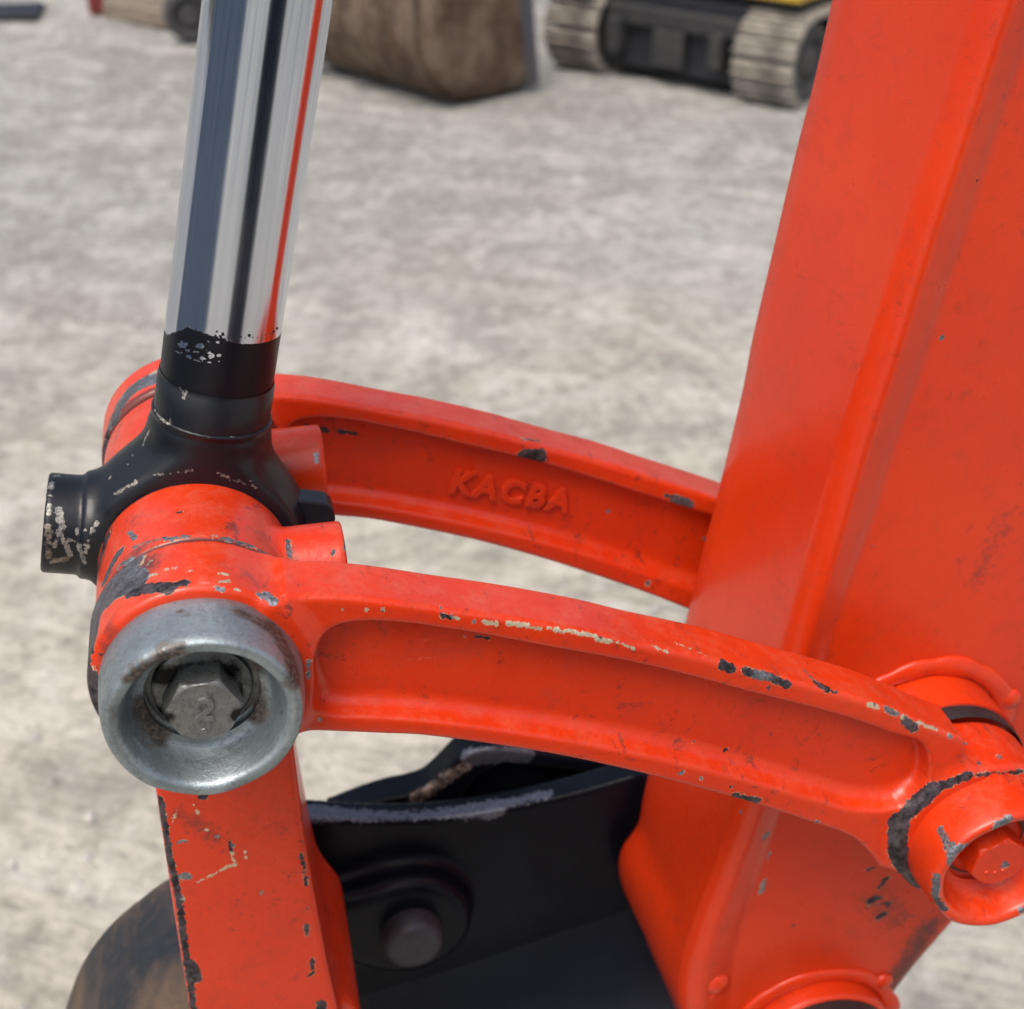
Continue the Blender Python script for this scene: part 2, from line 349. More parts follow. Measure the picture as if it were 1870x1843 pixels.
def link_sdf(dY):
    yc = 0.0405 + dY
    y0, y1 = 0.0245 + dY, 0.060 + dY
    def fn(X, Y, Z):
        o2 = on_xz(X, Z, lambda a, b: sdpoly(a, b, outline)); p2 = on_xz(X, Z, lambda a, b: sdpoly(a, b, pocket))
        r1 = np.sqrt((X - C1[0]) ** 2 + (Z - C1[1]) ** 2); r2 = np.sqrt((X - C2[0]) ** 2 + (Z - C2[1]) ** 2)
        beam = smax(o2, np.abs(Y - yc) - 0.0135, 0.0032)
        b1 = smax(r1 - 0.0420, np.abs(Y - (y0 + y1) / 2) - (y1 - y0) / 2, 0.004); b2 = smax(r2 - 0.0420, np.abs(Y - (y0 + y1) / 2) - (y1 - y0) / 2, 0.004)
        d = smin(beam, smin(b1, b2, 0.004), 0.012)
        low = on_xz(X, Z, lambda a, b: np.clip(((np.interp(a, mid_x, mid_z) - b) / 0.014), 0, 1))
        low = low * low * (3 - 2 * low)
        for sgn in (-1, 1):                     # the cast pockets: steep under the upper flange, a wide sloping fillet on the lower one
            t = sgn * (Y - yc); dep = np.clip(0.0135 - t, 0, 0.0095)
            wall = p2 + dep * (0.10 + 0.16 * low)
            k = 0.0024 + 0.0036 * low
            d = smax(d, -smax(wall, 0.0040 - t, k), 0.0020)
        return d
    return fn
LINK_LO = (-0.046, YF - 0.003, C2[1] - 0.047); LINK_HI = (C2[0] + 0.046, 0.063, PIN_Z + 0.046)

# ---- near link
near = empty('guide_link', (0, YF + 0.018, PIN_Z), 'near curved orange cast link in front, paint chipped along its top edge', 'linkage arm')
V, Q = sdf_mesh(link_sdf(0), LINK_LO, LINK_HI, 0.00085)
chips = [
    # big bare patch round the outside of the left boss
    (152, 1190, 155, 1262, 19, 0.2), (160, 1262, 188, 1340, 14, 0.2), (156, 1175, 175, 1120, 22, 0.35), (165, 1130, 200, 1085, 24, 0.4), (195, 1085, 245, 1062, 22, 0.4), (240, 1080, 305, 1070, 12, 0.3), (300, 1072, 338, 1062, 7, 0.3),
    (165, 1100, 225, 1030, 30, 0.45), (150, 1200, 158, 1120, 20, 0.3), (200, 1050, 255, 1045, 12, 0.5), (180, 1080, 215, 1045, 20, 0.5), (170, 1110, 172, 1075, 14, 0.4), (215, 1050, 235, 1030, 10, 0.55), (262, 1056, 282, 1048, 3.0, 1.9), (230, 1072, 250, 1058, 4.5, 1.9), (246, 1035, 238, 1015, 5, 0.6), (257, 1030, 264, 1012, 2, 1.9), (268, 1030, 2, 1.9), (275, 1022, 2, 1.9),
    (300, 1040, 320, 1036, 1.2, 1.9), (345, 1040, 352, 1042, 1.2, 1.9),
    (400, 1062, 415, 1058, 2.5, 1.9), (403, 1045, 414, 1048, 2, 1.9), (395, 1075, 410, 1072, 3, 0.8), (430, 1076, 436, 1077, 2, 1.9), (486, 1085, 498, 1096, 7, 0.7), (474, 1082, 480, 1088, 3, 0.8),
    (290, 1118, 330, 1104, 3.5, 0.1), (330, 1103, 372, 1104, 5, 0.1), (440, 1117, 480, 1128, 3.5, 0.1), (500, 1145, 530, 1180, 2.0, 0.1), (540, 1215, 547, 1260, 3, 0.1),
    (183, 1195, 2.5, 0.2), (158, 1240, 2.5, 0.2), (238, 1160, 2, 0.2), (565, 1210, 564, 1240, 2.2, 0.6), (571, 1340, 2, 0.8),
    # nicks along the upper edge
    (627, 1112, 2.2, 1.0), (670, 1115, 2, 1.9), (697, 1115, 705, 1117, 2.5, 1.9), (700, 1118, 2, 0.2), (808, 1125, 822, 1128, 4, 0.3), (828, 1129, 834, 1130, 2, 1.9), (806, 1108, 2.5, 0.6),
    (868, 1134, 2.6, 1.0), (888, 1136, 905, 1140, 3.0, 1.9), (930, 1138, 965, 1143, 3.2, 1.9), (965, 1146, 985, 1150, 2.6, 1.9), (975, 1149, 2, 0.2), (1000, 1146, 1030, 1153, 2.2, 1.9), (1040, 1152, 1090, 1162, 2.2, 1.9),
    (1095, 1168, 1118, 1170, 2.8, 1.9), (1098, 1168, 2, 0.2), (1125, 1172, 1160, 1184, 1.0, 1.9), (1195, 1180, 1220, 1190, 0.9, 1.9), (1235, 1172, 1290, 1195, 0.8, 1.9), (850, 1163, 1, 0.3), (872, 1164, 895, 1166, 1.6, 0.1),
    (1322, 1212, 1338, 1222, 7.5, 0.3), (1364, 1226, 1380, 1232, 6, 0.3), (1380, 1232, 1405, 1238, 7, 0.55), (1412, 1240, 1440, 1252, 6.5, 0.3), (1404, 1259, 3.5, 0.2),
    (1470, 1222, 1490, 1243, 1.6, 0.9), (1492, 1245, 1512, 1258, 6.0, 0.3), (1512, 1260, 1528, 1262, 1.6, 0.3), (1588, 1286, 1605, 1291, 3, 1.9), (1598, 1289, 3.5, 0.3), (1620, 1294, 1640, 1304, 4.2, 0.5), (1656, 1318, 1672, 1332, 7.0, 0.35),
    (1650, 1310, 3.5, 1.9), (1680, 1320, 1712, 1332, 1.8, 1.9), (1735, 1346, 1765, 1356, 2.6, 1.4), (1790, 1392, 3.6, 0.8), (1828, 1380, 4.4, 0.8),
    # lower edge and pocket
    (1246, 1413, 4, 0.8), (1280, 1424, 3, 0.8), (1335, 1438, 2.2, 0.2), (1342, 1456, 1384, 1464, 5.5, 0.3), (1492, 1503, 4, 0.6), (1270, 1354, 2.6, 0.1), (1325, 1370, 2.4, 0.2), (584, 1318, 2, 0.8),
    # black bare ring below the right boss
    (1641, 1500, 1638, 1560, 14, 0.0), (1642, 1560, 1678, 1612, 16, 0.0), (1646, 1495, 1705, 1442, 11, 0.0), (1705, 1442, 1770, 1418, 6, 0.0), (1770, 1418, 1870, 1410, 2.5, 0.0),
]
grime = [(1440, 1340, 1500, 1360, 60, 0.35), (470, 1150, 560, 1160, 50, 0.35), (170, 1060, 260, 1030, 48, 1.15), (230, 1040, 470, 1060, 46, 0.66), (200, 1150, 190, 1300, 34, 0.75), (1640, 1440, 1760, 1380, 34, 0.55), (700, 1130, 1300, 1200, 16, 0.45), (1620, 1520, 1590, 1500, 30, 0.5), (620, 1330, 1300, 1440, 14, 0.35), (600, 1200, 1100, 1260, 40, 0.25)]
o = build('cast_body', V, Q, ORANGE, near, attrs=marks(V, chips, grime, [(0.0602, 0.0016)]))

# ---- far link
far = empty('guide_link', (0, 0.2155, PIN_Z), 'far curved orange cast link with raised lettering, behind the rod and passing behind the arm', 'linkage arm')
DY = 0.198 - 0.0245
V, Q = sdf_mesh(link_sdf(DY), (LINK_LO[0], LINK_LO[1] + DY, LINK_LO[2]), (LINK_HI[0], LINK_HI[1] + DY, LINK_HI[2]), 0.0011)
chips = [(958, 835, 986, 834, 11, 0.0), (955, 799, 985, 803, 1.6, 0.2), (1232, 912, 1262, 922, 7, 0.5), (1215, 905, 1232, 910, 2.5, 0.3), (562, 780, 600, 786, 4, 0.0), (620, 788, 650, 792, 2.4, 0.0),
         (192, 840, 200, 770, 7, 0.3), (198, 775, 225, 725, 11, 0.5), (222, 728, 290, 690, 13, 0.6), (205, 760, 240, 712, 16, 0.4), (235, 712, 270, 690, 14, 0.5), (215, 735, 262, 695, 12, 0.5), (262, 690, 286, 676, 5, 1.9), (250, 702, 2.6, 1.9), (1110, 934, 3, 0.8), (1186, 1066, 4, 0.8), (1290, 985, 3, 0.8)]
build('cast_body', V, Q, ORANGE, far, attrs=marks(V, chips, [(560, 785, 900, 830, 14, 0.5)], [(0.1978, 0.0018)]))
def text_mesh(body, size, extrude, bev, spacing=1.0):
    cu = bpy.data.curves.new('t', 'FONT'); cu.body = body; cu.size = size; cu.extrude = extrude; cu.bevel_depth = bev; cu.bevel_resolution = 1
    cu.space_character = spacing; cu.align_x = 'CENTER'; cu.align_y = 'CENTER'; cu.offset = size * 0.022
    ob = bpy.data.objects.new('t', cu); COL.objects.link(ob)
    dg = bpy.context.evaluated_depsgraph_get(); me = bpy.data.meshes.new_from_object(ob.evaluated_get(dg))
    V = np.array([v.co[:] for v in me.vertices]); Fc = [tuple(p.vertices) for p in me.polygons]
    bpy.data.objects.remove(ob); bpy.data.meshes.remove(me); return V, Fc
YW = 0.2140 - 0.0048
V, Fc = text_mesh('KACBA', 0.0180, 0.0016, 0.0005, 1.24)
a = P(825, 884, YW); b = P(1040, 922, YW); ex = (b - a) / np.linalg.norm(b - a); ez = np.array([-ex[2], 0, ex[0]]); mid = P(932, 898, YW)
V = mid + V[:, 0:1] * ex * 1.0 + V[:, 1:2] * ez + V[:, 2:3] * np.array([0, -1.0, 0])
build('raised_lettering', V, Fc, ORANGE, far, sharp=40)

# ------------------------------------------------------------------ pins with cupped caps and hex bolts
def cup_profile():
    return [(0.0375, YF + 0.004), (0.0378, YF - 0.001), (0.0374, 0.012), (0.0369, 0.006), (0.0363, 0.0025), (0.0354, 0.0006), (0.0340, -0.0002), (0.0318, 0.0001), (0.0303, 0.0014), (0.0293, 0.0042),
            (0.0282, 0.0085), (0.0272, 0.0120), (0.0256, 0.0148), (0.0240, 0.0160), (0.0228, 0.0164), (0.0219, 0.0166), (0.0214, 0.0172), (0.0212, 0.0215), (0.0001, 0.0220)]
def refine(pr, n=4):
    return spline(pr, n)
def hexbolt(c, mat, parent, rot, R=0.0148, y_face=0.0052, y_base=0.0205, grimes=None, chips=None):
    # chamfered hexagon: rings of 96 points, radius = min(hex, circle)
    n = 96; th = np.linspace(0, 2 * pi, n, endpoint=False)
    a = (th - rot) % (pi / 3) - pi / 6; hexr = R * cos(pi / 6) / np.cos(a)
    rings = []
    for rc, y in ((R * 0.845, y_face), (R * 0.90, y_face + 0.0004), (R * 0.94, y_face + 0.0010), (R * 0.975, y_face + 0.0017), (R * 1.01, y_face + 0.0026)):
        rings.append((np.minimum(hexr, rc), y))
    for y in (0.008, 0.012, 0.016, 0.0185): rings.append((np.minimum(hexr, R * 1.01), y_face + (y - 0.0052)))
    inner = [(np.full(n, R * 0.80), y_face), (np.full(n, R * 0.5), y_face + 0.0001), (np.full(n, R * 0.2), y_face), (np.full(n, 0.00005), y_face)]
    rings = inner[::-1] + rings + [(np.full(n, 0.0175), y_base - 0.0018), (np.full(n, 0.0186), y_base - 0.0012), (np.full(n, 0.0188), y_base), (np.full(n, 0.0190), y_base + 0.0012)]
    V = np.concatenate([np.stack([c[0] + r * np.cos(th), np.full(n, y) if np.isscalar(y) else y, c[1] + r * np.sin(th)], 1) for r, y in rings])
    i = np.arange(len(rings) - 1)[:, None] * n; j = np.arange(n)[None, :]; j2 = (j + 1) % n
    Q = np.stack([i + j, i + n + j, i + n + j2, i + j2], -1).reshape(-1, 4)[:, ::-1]
    return build('hex_bolt', V, Q[:, ::-1], mat, parent, attrs=marks(V, chips or [], grimes or []), sharp=24)
def make_pin(c, cupmat, boltmat, label, rot, cg, cc, bg_, bc, y_end=0.235):
    p = empty('linkage_pin', (c[0], 0.12, c[1]), label, 'pin')
    V, Q = lathe(refine(cup_profile()), c, 192)
    rr = np.sqrt((V[:, 0] - c[0]) ** 2 + (V[:, 2] - c[1]) ** 2)   # slight hammered unevenness of the cast cup
    th = np.arctan2(V[:, 2] - c[1], V[:, 0] - c[0]); k = 1 + 0.006 * np.sin(3 * th + 1) + 0.004 * np.sin(7 * th + c[0] * 9)
    V[:, 0] = c[0] + (V[:, 0] - c[0]) * k; V[:, 2] = c[1] + (V[:, 2] - c[1]) * k
    V[:, 1] += np.where(V[:, 1] < 0.008, 0.0004 * np.sin(2 * th + 0.6) + 0.0002 * np.sin(9 * th), 0)
    build('cupped_cap', V, Q, cupmat, p, attrs=marks(V, cc, cg))
    V, Q = lathe([(0.0001, 0.0215), (0.0225, 0.0215), (0.0225, y_end), (0.0001, y_end)], c, 48)
    build('pin_shaft', V, Q, BOLT, p, sharp=40)
    b = hexbolt(c, boltmat, p, rot, grimes=bg_, chips=bc)
    return p, b
pin1, bolt1 = make_pin(C1, ZINC, BOLT, 'bare grey galvanized pin with cupped cap and bolt head stamped 2', pi / 3,
    [(500, 1150, 540, 1230, 30, 1.3), (440, 1120, 500, 1160, 22, 1.1), (230, 1240, 330, 1185, 18, 0.9), (205, 1290, 225, 1350, 22, 0.6), (300, 1200, 460, 1230, 34, 1.0), (262, 1290, 290, 1340, 34, 1.1), (450, 1230, 470, 1300, 34, 1.2), (330, 1115, 345, 1125, 12, 0.8), (260, 1230, 320, 1200, 30, 1.2), (350, 1400, 260, 1350, 20, 0.4)], [],
    [(300, 1240, 430, 1225, 26, 1.1), (290, 1300, 300, 1330, 18, 0.9), (445, 1260, 440, 1330, 16, 1.1)], [])
V, Fc = text_mesh('2', 0.0135, 0.0006, 0.0003)
ex = np.array([0.97, 0, -0.24]); ez = np.array([0.24, 0, 0.97]); V = np.array([0.0008, 0.0051, PIN_Z + 0.0010]) + V[:, 0:1] * ex + V[:, 1:2] * ez + V[:, 2:3] * np.array([0, -1.0, 0])
build('stamped_figure', V, Fc, BOLT, bolt1, sharp=40)
V, Q = lathe([(0.0011, 0.0054), (0.0011, 0.0049), (0.0008, 0.0047), (0.0005, 0.0049), (0.0001, 0.0050)], (-0.0008, PIN_Z - 0.0086), 20)
build('stamped_dot', V, Q, BOLT, bolt1)
pin2, bolt2 = make_pin(C2, ORANGE, ORANGE, 'orange painted pin with chipped cupped cap at the right end of near link', 0.35,
    [(1690, 1560, 1700, 1640, 24, 0.4), (1760, 1540, 1740, 1600, 22, 0.5)],
    [(1712, 1512, 1728, 1540, 5, 1.0), (1728, 1545, 1762, 1548, 6, 0.8), (1733, 1555, 1738, 1578, 5, 0.8), (1740, 1562, 1752, 1552, 6, 0.8), (1708, 1602, 1706, 1640, 5.5, 0.5), (1706, 1640, 1724, 1664, 4.5, 0.3), (1822, 1512, 1842, 1500, 7, 0.6), (1868, 1664, 5, 0.8)],
    [(1790, 1620, 1840, 1625, 12, 0.3)], [(1805, 1580, 1832, 1578, 6, 0.8), (1832, 1584, 1838, 1580, 4, 0.6)])
for q in ((-0.006, -0.0045), (-0.0015, -0.0055), (0.0025, -0.005)):
    V, Q = lathe([(0.0012, 0.0054), (0.0010, 0.0048), (0.0005, 0.0045), (0.0001, 0.0045)], (C2[0] + q[0], C2[1] + q[1]), 16)
    build('cast_mark', V, Q, ORANGE, bolt2)

# ------------------------------------------------------------------ bucket link (welded box section hanging from the pin)
bl = empty('bucket_link', (0, 0.129, PIN_Z), 'straight orange box link hanging below the rod end, scratched, with bare chipped left edge', 'linkage arm')
plate = np.array([(-0.0285, 1.345), (-0.0300, 1.26), (-0.0310, 1.15), (-0.0310, 1.10), (0.046, 1.10), (0.0425, 1.15), (0.0378, 1.205), (0.0330, 1.29), (0.0320, 1.36), (0.020, 1.41), (-0.022, 1.41)])
CB = (0.013, 1.142)
def bl_sdf(X, Y, Z):
    p2 = on_xz(X, Z, lambda a, b: sdpoly(a, b, plate))
    body = smax(p2, np.abs(Y - 0.129) - 0.060, 0.003)
    body = smax(body, -(np.maximum(0.034 - np.abs(Y - 0.129), Z - 1.372) * -1), 0.004) if False else body
    low = cylY(X, Y, Z, CB, 0.0400, 0.078, 0.180, 0.006)
    d = smin(body, low, 0.008)
    d = smax(d, -(smax(np.sqrt(X ** 2 + (Z - PIN_Z) ** 2) - 0.047, np.abs(Y - 0.129) - 0.0215, 0.002)), 0.002)   # room for the rod eye
    for y0, y1 in ((0.0616, 0.1072), (0.1508, 0.1964)):
        d = smin(d, cylY(X, Y, Z, C1, 0.0405, y0, y1, 0.0025), 0.006)
        yc = (y0 + y1) / 2
        st = smax(np.sqrt((Y - yc + 0.001) ** 2 + (Z - 1.4255) ** 2) - 0.0190, np.abs(X - 0.045) - 0.0165, 0.0022)
        d = smin(d, st, 0.004)
    return d
V, Q = sdf_mesh(bl_sdf, (-0.045, 0.057, 1.099), (0.067, 0.201, 1.463), 0.0010)
chips = [(176, 1040, 182, 985, 13, 0.3), (185, 985, 192, 965, 5, 0.3), (188, 1060, 215, 1010, 10, 0.4), (215, 1035, 240, 1020, 4, 0.5), (300, 985, 345, 978, 3.2, 0.5), (240, 1000, 300, 982, 2.4, 0.5), (385, 978, 440, 990, 2.4, 0.5), (440, 990, 495, 1014, 2.0, 0.5), (235, 970, 245, 982, 3, 0.6),
         (325, 935, 335, 933, 2.0, 0.3), (525, 985, 530, 1015, 3.5, 0.4), (634, 985, 632, 1002, 2.4, 0.8), (610, 1005, 606, 1012, 1.6, 0.3), (500, 835, 515, 850, 3, 0.3), (480, 820, 3, 0.3), (490, 818, 3.5, 0.2), (577, 828, 578, 842, 2.4, 0.7),
         # left edge of the box section
         (290, 1460, 300, 1520, 5, 0.2), (300, 1520, 312, 1585, 5, 0.2), (312, 1585, 326, 1640, 5, 0.3), (326, 1640, 335, 1720, 5, 0.2), (335, 1720, 352, 1843, 5, 0.2), (350, 1765, 355, 1788, 10, 0.1), (338, 1600, 344, 1603, 6, 1.4), (332, 1643, 4, 1.8), (328, 1540, 342, 1536, 2, 1.4), (372, 1458, 376, 1455, 5, 0.2), (364, 1456, 2, 0.2),
         (424, 1546, 2.8, 0.8), (421, 1540, 422, 1556, 2.2, 0.3), (423, 1556, 431, 1580, 1.6, 1.9), (431, 1578, 405, 1590, 1.3, 1.9), (405, 1590, 366, 1612, 1.3, 1.9), (447, 1558, 448, 1568, 1.4, 1.9), (380, 1515, 2.2, 1.9), (396, 1528, 3.2, 1.4), (354, 1470, 362, 1486, 1.2, 1.9), (322, 1480, 318, 1500, 1.2, 1.9), (478, 1633, 3, 0.8),
         (561, 1690, 562, 1710, 2.8, 0.2), (570, 1755, 572, 1770, 2.8, 0.2), (565, 1785, 574, 1778, 3, 0.2), (552, 1560, 560, 1620, 2.2, 0.2), (585, 1835, 590, 1843, 7, 0.1), (560, 1660, 1.6, 0.2)]
grime = [(175, 1035, 190, 980, 40, 1.15), (200, 1060, 260, 1000, 38, 0.85), (240, 950, 480, 980, 50, 0.62), (490, 830, 520, 860, 22, 0.8), (530, 1000, 545, 1030, 14, 0.7), (330, 1490, 400, 1530, 34, 0.7), (300, 1450, 480, 1460, 22, 0.4), (345, 1790, 560, 1800, 60, 0.4), (187, 800, 200, 760, 14, 0.7), (500, 950, 520, 990, 14, 0.4)]
build('welded_body', V, Q, ORANGE, bl, attrs=marks(V, chips, grime, [(0.0602, 0.0012), (0.1978, 0.0018), (0.1080, 0.0016)]))

# ------------------------------------------------------------------ hydraulic cylinder: rod, rod eye, barrel
hc = empty('hydraulic_cylinder', (0, 0.129, PIN_Z), 'polished chrome cylinder rod with scuffed black painted foot and rod eye on the pin', 'hydraulic cylinder')
RD = np.array([0.2241, 0, 0.9746]); RD /= np.linalg.norm(RD); RX = np.array([RD[2], 0, -RD[0]])   # along the rod, and across it towards +X
RR = 0.0233
def eye_sdf(X, Y, Z):
    xs = X * RX[0] + (Z - PIN_Z) * RX[2]; zs = X * RD[0] + (Z - PIN_Z) * RD[2]; ys = Y - 0.129
    r = np.sqrt(xs ** 2 + zs ** 2)
    eye = smax(r - 0.0440, np.abs(ys) - 0.0200, 0.005)
    rr = np.sqrt(xs ** 2 + ys ** 2)
    neck = smax(rr - (RR + 0.0008), np.abs(zs - 0.034) - 0.0285, 0.0012)
    # flare: the neck widens in x like a saddle onto the eye
    t = np.clip((0.058 - zs) / 0.036, 0, 1); wx = 0.0245 + 0.0205 * t ** 1.6; wy = 0.0236 - 0.0030 * t
    sad = (np.sqrt((xs / wx) ** 2 + (ys / wy) ** 2) - 1) * 0.020
    sad = smax(sad, np.abs(zs - 0.029) - 0.029, 0.004)
    d = smin(eye, smin(neck, sad, 0.005), 0.014)
    d = smax(d, np.abs(ys) - 0.0245, 0.003)
    s1 = smax(np.sqrt(ys ** 2 + (zs - 0.0015) ** 2) - 0.0215, np.abs(xs + 0.0495) - 0.0140, 0.002)
    s2 = smax(np.sqrt(ys ** 2 + (zs - 0.0015) ** 2) - 0.0232, np.abs(xs + 0.0360) - 0.0120, 0.002)
    d = smin(d, smin(s1, s2, 0.0012), 0.005)
    lip = np.sqrt((rr - RR - 0.0008) ** 2 + (zs - 0.0620) ** 2) - 0.0011
    d = smin(d, lip, 0.0012)
    d = smax(d, -(np.sqrt(xs ** 2 + zs ** 2) - 0.0232), 0.001)
    return d
V, Q = sdf_mesh(eye_sdf, (-0.070, 0.100, 1.370), (0.052, 0.158, 1.502), 0.0008)
chips = [(93, 880, 87, 935, 3.5, 1.2), (98, 868, 106, 866, 2, 1.2), (88, 965, 92, 1020, 4, 0.2), (108, 930, 116, 960, 4.5, 1.2), (112, 965, 102, 1000, 2.5, 1.0), (112, 975, 128, 1015, 3.5, 0.7), (125, 985, 135, 990, 2, 0.9), (143, 1000, 152, 1022, 4, 0.5), (152, 1030, 160, 990, 2.5, 0.7), (166, 975, 178, 955, 2, 0.7), (120, 1022, 95, 1028, 5, 0.3), (155, 965, 2, 0.9), (143, 968, 143, 975, 1.4, 0.9),
         (210, 900, 250, 878, 1.6, 0.6), (280, 868, 350, 860, 1.2, 0.6), (400, 865, 470, 890, 1.0, 0.4), (262, 800, 270, 786, 1.2, 0.7), (255, 815, 262, 802, 1.3, 0.7), (240, 832, 3, 0.8), (231, 846, 1.5, 0.8), (285, 745, 292, 762, 2.0, 0.7), (292, 762, 306, 772, 2.0, 0.7), (295, 738, 4, 0.9), (425, 795, 430, 797, 1.2, 0.6), (460, 880, 1.5, 0.6), (200, 868, 1.5, 0.8)]
build('rod_eye', V, Q, BLACKP, hc, attrs=marks(V, chips, []))
RM = Matrix((Vector(RX), Vector(RD), Vector(RX).cross(Vector(RD)))).transposed()      # local x across, local y along the rod
def rod_part(name, prof, mat, wear=None, n=160, **k):
    L, Q = lathe(prof, (0, 0), n); W_ = L @ np.array(RM).T + np.array([0, 0.129, PIN_Z])
    o = build(name, L, Q, mat, None, at=(0, 0, 0), attrs=wear(W_, L) if wear else None, **k)
    o.parent = hc; o.rotation_euler = RM.to_euler(); return o
rod_part('paint_collar', [(RR + 0.0002, 0.0618), (RR + 0.0008, 0.0624), (RR + 0.0008, 0.0775), (RR + 0.0003, 0.0781), (RR + 0.0003, 0.0800)], BLACKP, lambda W_, L: marks(W_, [(301, 752, 326, 733, 2.2, 0.9), (330, 708, 338, 704, 1.8, 0.9), (295, 738, 4, 0.9)], []), sharp=40)
def rwear(W_, L):
    px, py, z = project(W_); s = L[:, 1]; front = z < project(np.array([0, 0.129, PIN_Z]) + RD * 0.1)[2] + 0.004
    line = np.interp(px, [290, 305, 325, 345, 400, 425, 440, 520], [0.0960, 0.0975, 0.1030, 0.1066, 0.1062, 0.1046, 0.1040, 0.1035])
    w = (line - s) * 1000
    spots = [(365, 632, 4.5, 1.6), (322, 646, 5, 1.2), (305, 650, 7, 1), (308, 665, 6, 1), (346, 653, 3, 1.3), (388, 650, 4.5, 1), (338, 662, 2.4, 1), (355, 658, 2.2, 1), (333, 678, 1.8, 1), (370, 657, 1.8, 1), (322, 660, 2.4, 1), (300, 640, 8, 1), (330, 656, 2, 1), (345, 640, 2, 1), (378, 640, 1.6, 1), (352, 668, 1.6, 1), (326, 668, 1.4, 1), (362, 675, 2, 2.2)]
    rs = np.random.RandomState(5)
    for k in range(46):
        x = 300 + 105 * rs.rand() ** 1.2; y = 628 + (x - 300) * -0.05 + 52 * rs.rand() ** 1.5; spots.append((x, y, 0.9 + 3.0 * rs.rand() ** 2.2, 0.7 + rs.rand() * 1.6))
    for x, y, r, e in spots:
        d = np.hypot((px - x) / e, py - y) + np.where(front, 0, 200); w = np.minimum(w, (d - r) * 0.55 + 0.2)
    w = np.where(s < 0.0935, np.maximum(w, 3.5), w)
    w = np.where((px > 420) | ~front, np.clip((line - s) * 5000, -14, 14), w)
    dots = [(396, 606, 2.2), (408, 612, 1.8), (365, 606, 1.6), (440, 615, 1.6), (455, 613, 2.4), (470, 616, 1.4), (485, 612, 1.6), (500, 606, 2.4), (506, 600, 2.4), (448, 617, 1.4), (462, 617, 1.4), (492, 610, 1.4), (335, 602, 1.4)]
    rs = np.random.RandomState(8)
    for k in range(60):
        x = 302 + 120 * rs.rand(); y = np.interp(x, [300, 320, 340, 400, 430], [648, 636, 616, 618, 630]) + 4 - 16 * rs.rand() ** 2; dots.append((x, y, 0.8 + 2.6 * rs.rand() ** 2))
    for x, y, r in dots:
        d = np.hypot(px - x, py - y) + np.where(front, 0, 200); w = np.maximum(w, (r - d) * 0.6 + 0.1)
    return dict(wear=w + 20)
ys = np.concatenate([[0.0790], np.linspace(0.080, 0.116, 130), np.linspace(0.12, 0.62, 26)])
rod_part('chromed_rod', [(RR, y) for y in ys], CHROME, rwear, n=420)
rod_part('rod_gland', [(RR, 0.612), (0.030, 0.612), (0.034, 0.616), (0.034, 0.64), (0.042, 0.642), (0.043, 0.646), (0.043, 0.70)], BLACKP, sharp=35)
rod_part('barrel', [(0.040, 0.70), (0.040, 1.25), (0.0001, 1.25)], BLACKP, sharp=35)
# lock tab on the right side of the eye
tab = np.array([XZ(522, 892, 0.129), XZ(592, 900, 0.129), XZ(604, 910, 0.129), XZ(609, 928, 0.129), XZ(603, 945, 0.129), XZ(590, 957, 0.129), XZ(530, 968, 0.129)])
def prism(poly, y0, y1):
    n = len(poly); V = [(p[0], y0, p[1]) for p in poly] + [(p[0], y1, p[1]) for p in poly]
    a = sum(poly[i][0] * poly[(i + 1) % n][1] - poly[(i + 1) % n][0] * poly[i][1] for i in range(n))
    F_ = [tuple(range(n)), tuple(range(2 * n - 1, n - 1, -1))] + [(i + n, (i + 1) % n + n, (i + 1) % n, i) for i in range(n)]
    if a < 0: F_ = [f[::-1] for f in F_]
    return np.array(V), F_
V, Fc = prism(tab, 0.1190, 0.1310)
bevel(build('lock_tab', V, Fc, BLACKP, hc, smooth=False), 0.0010)

# ------------------------------------------------------------------ dipper arm
arm = empty('dipper_arm', (0.36, 0.14, 1.25), 'large smooth orange dipper arm filling the right side, with round welded bosses', 'excavator arm')
farX = np.array([(0.3410, 1.95), (0.3100, 1.70), (0.3004, 1.623), (0.2961, 1.5885), (0.2925, 1.5662), (0.2892, 1.5444), (0.285, 1.5132), (0.278, 1.4614), (0.2753, 1.4331), (0.2664, 1.371), (0.2613, 1.3403), (0.2549, 1.2959), (0.2379, 1.1792), (0.2354, 1.1543), (0.2332, 1.1431), (0.2248, 1.1276), (0.2233, 1.1116), (0.2277, 1.0908), (0.24, 1.0587), (0.2497, 1.028), (0.2736, 0.9658), (0.290, 0.92)])
nearX = np.array([(0.3760, 1.95), (0.3330, 1.70), (0.3175, 1.6117), (0.3070, 1.557), (0.2972, 1.4969), (0.2878, 1.4443), (0.2806, 1.3913), (0.2753, 1.3552), (0.2616, 1.2495), (0.2518, 1.204), (0.2393, 1.1515), (0.2360, 1.12), (0.2360, 1.09), (0.244, 1.06), (0.262, 1.00), (0.290, 0.92)])
sideX = np.array([(0.3990, 1.95), (0.3560, 1.70), (0.3386, 1.612), (0.3290, 1.5524), (0.3245, 1.5244), (0.3190, 1.4868), (0.3122, 1.451), (0.3060, 1.4081), (0.2960, 1.3552), (0.2810, 1.2495), (0.2740, 1.204), (0.2650, 1.1515), (0.2620, 1.12), (0.2620, 1.09), (0.2680, 1.06), (0.284, 1.00), (0.312, 0.92)])
backX = np.array([(0.66, 1.95), (0.62, 1.70), (0.58, 1.55), (0.54, 1.42), (0.50, 1.30), (0.455, 1.21), (0.3977, 1.1215), (0.3709, 1.0721), (0.3614, 1.0404), (0.352, 1.00), (0.335, 0.92)])
def itp(T, z):
    T = T[::-1]; sx = spline(T, 8); return np.interp(z, sx[:, 1], sx[:, 0])
zs = np.linspace(0.925, 1.95, 206)
YA0, YA1 = 0.093, 0.190
rows = []
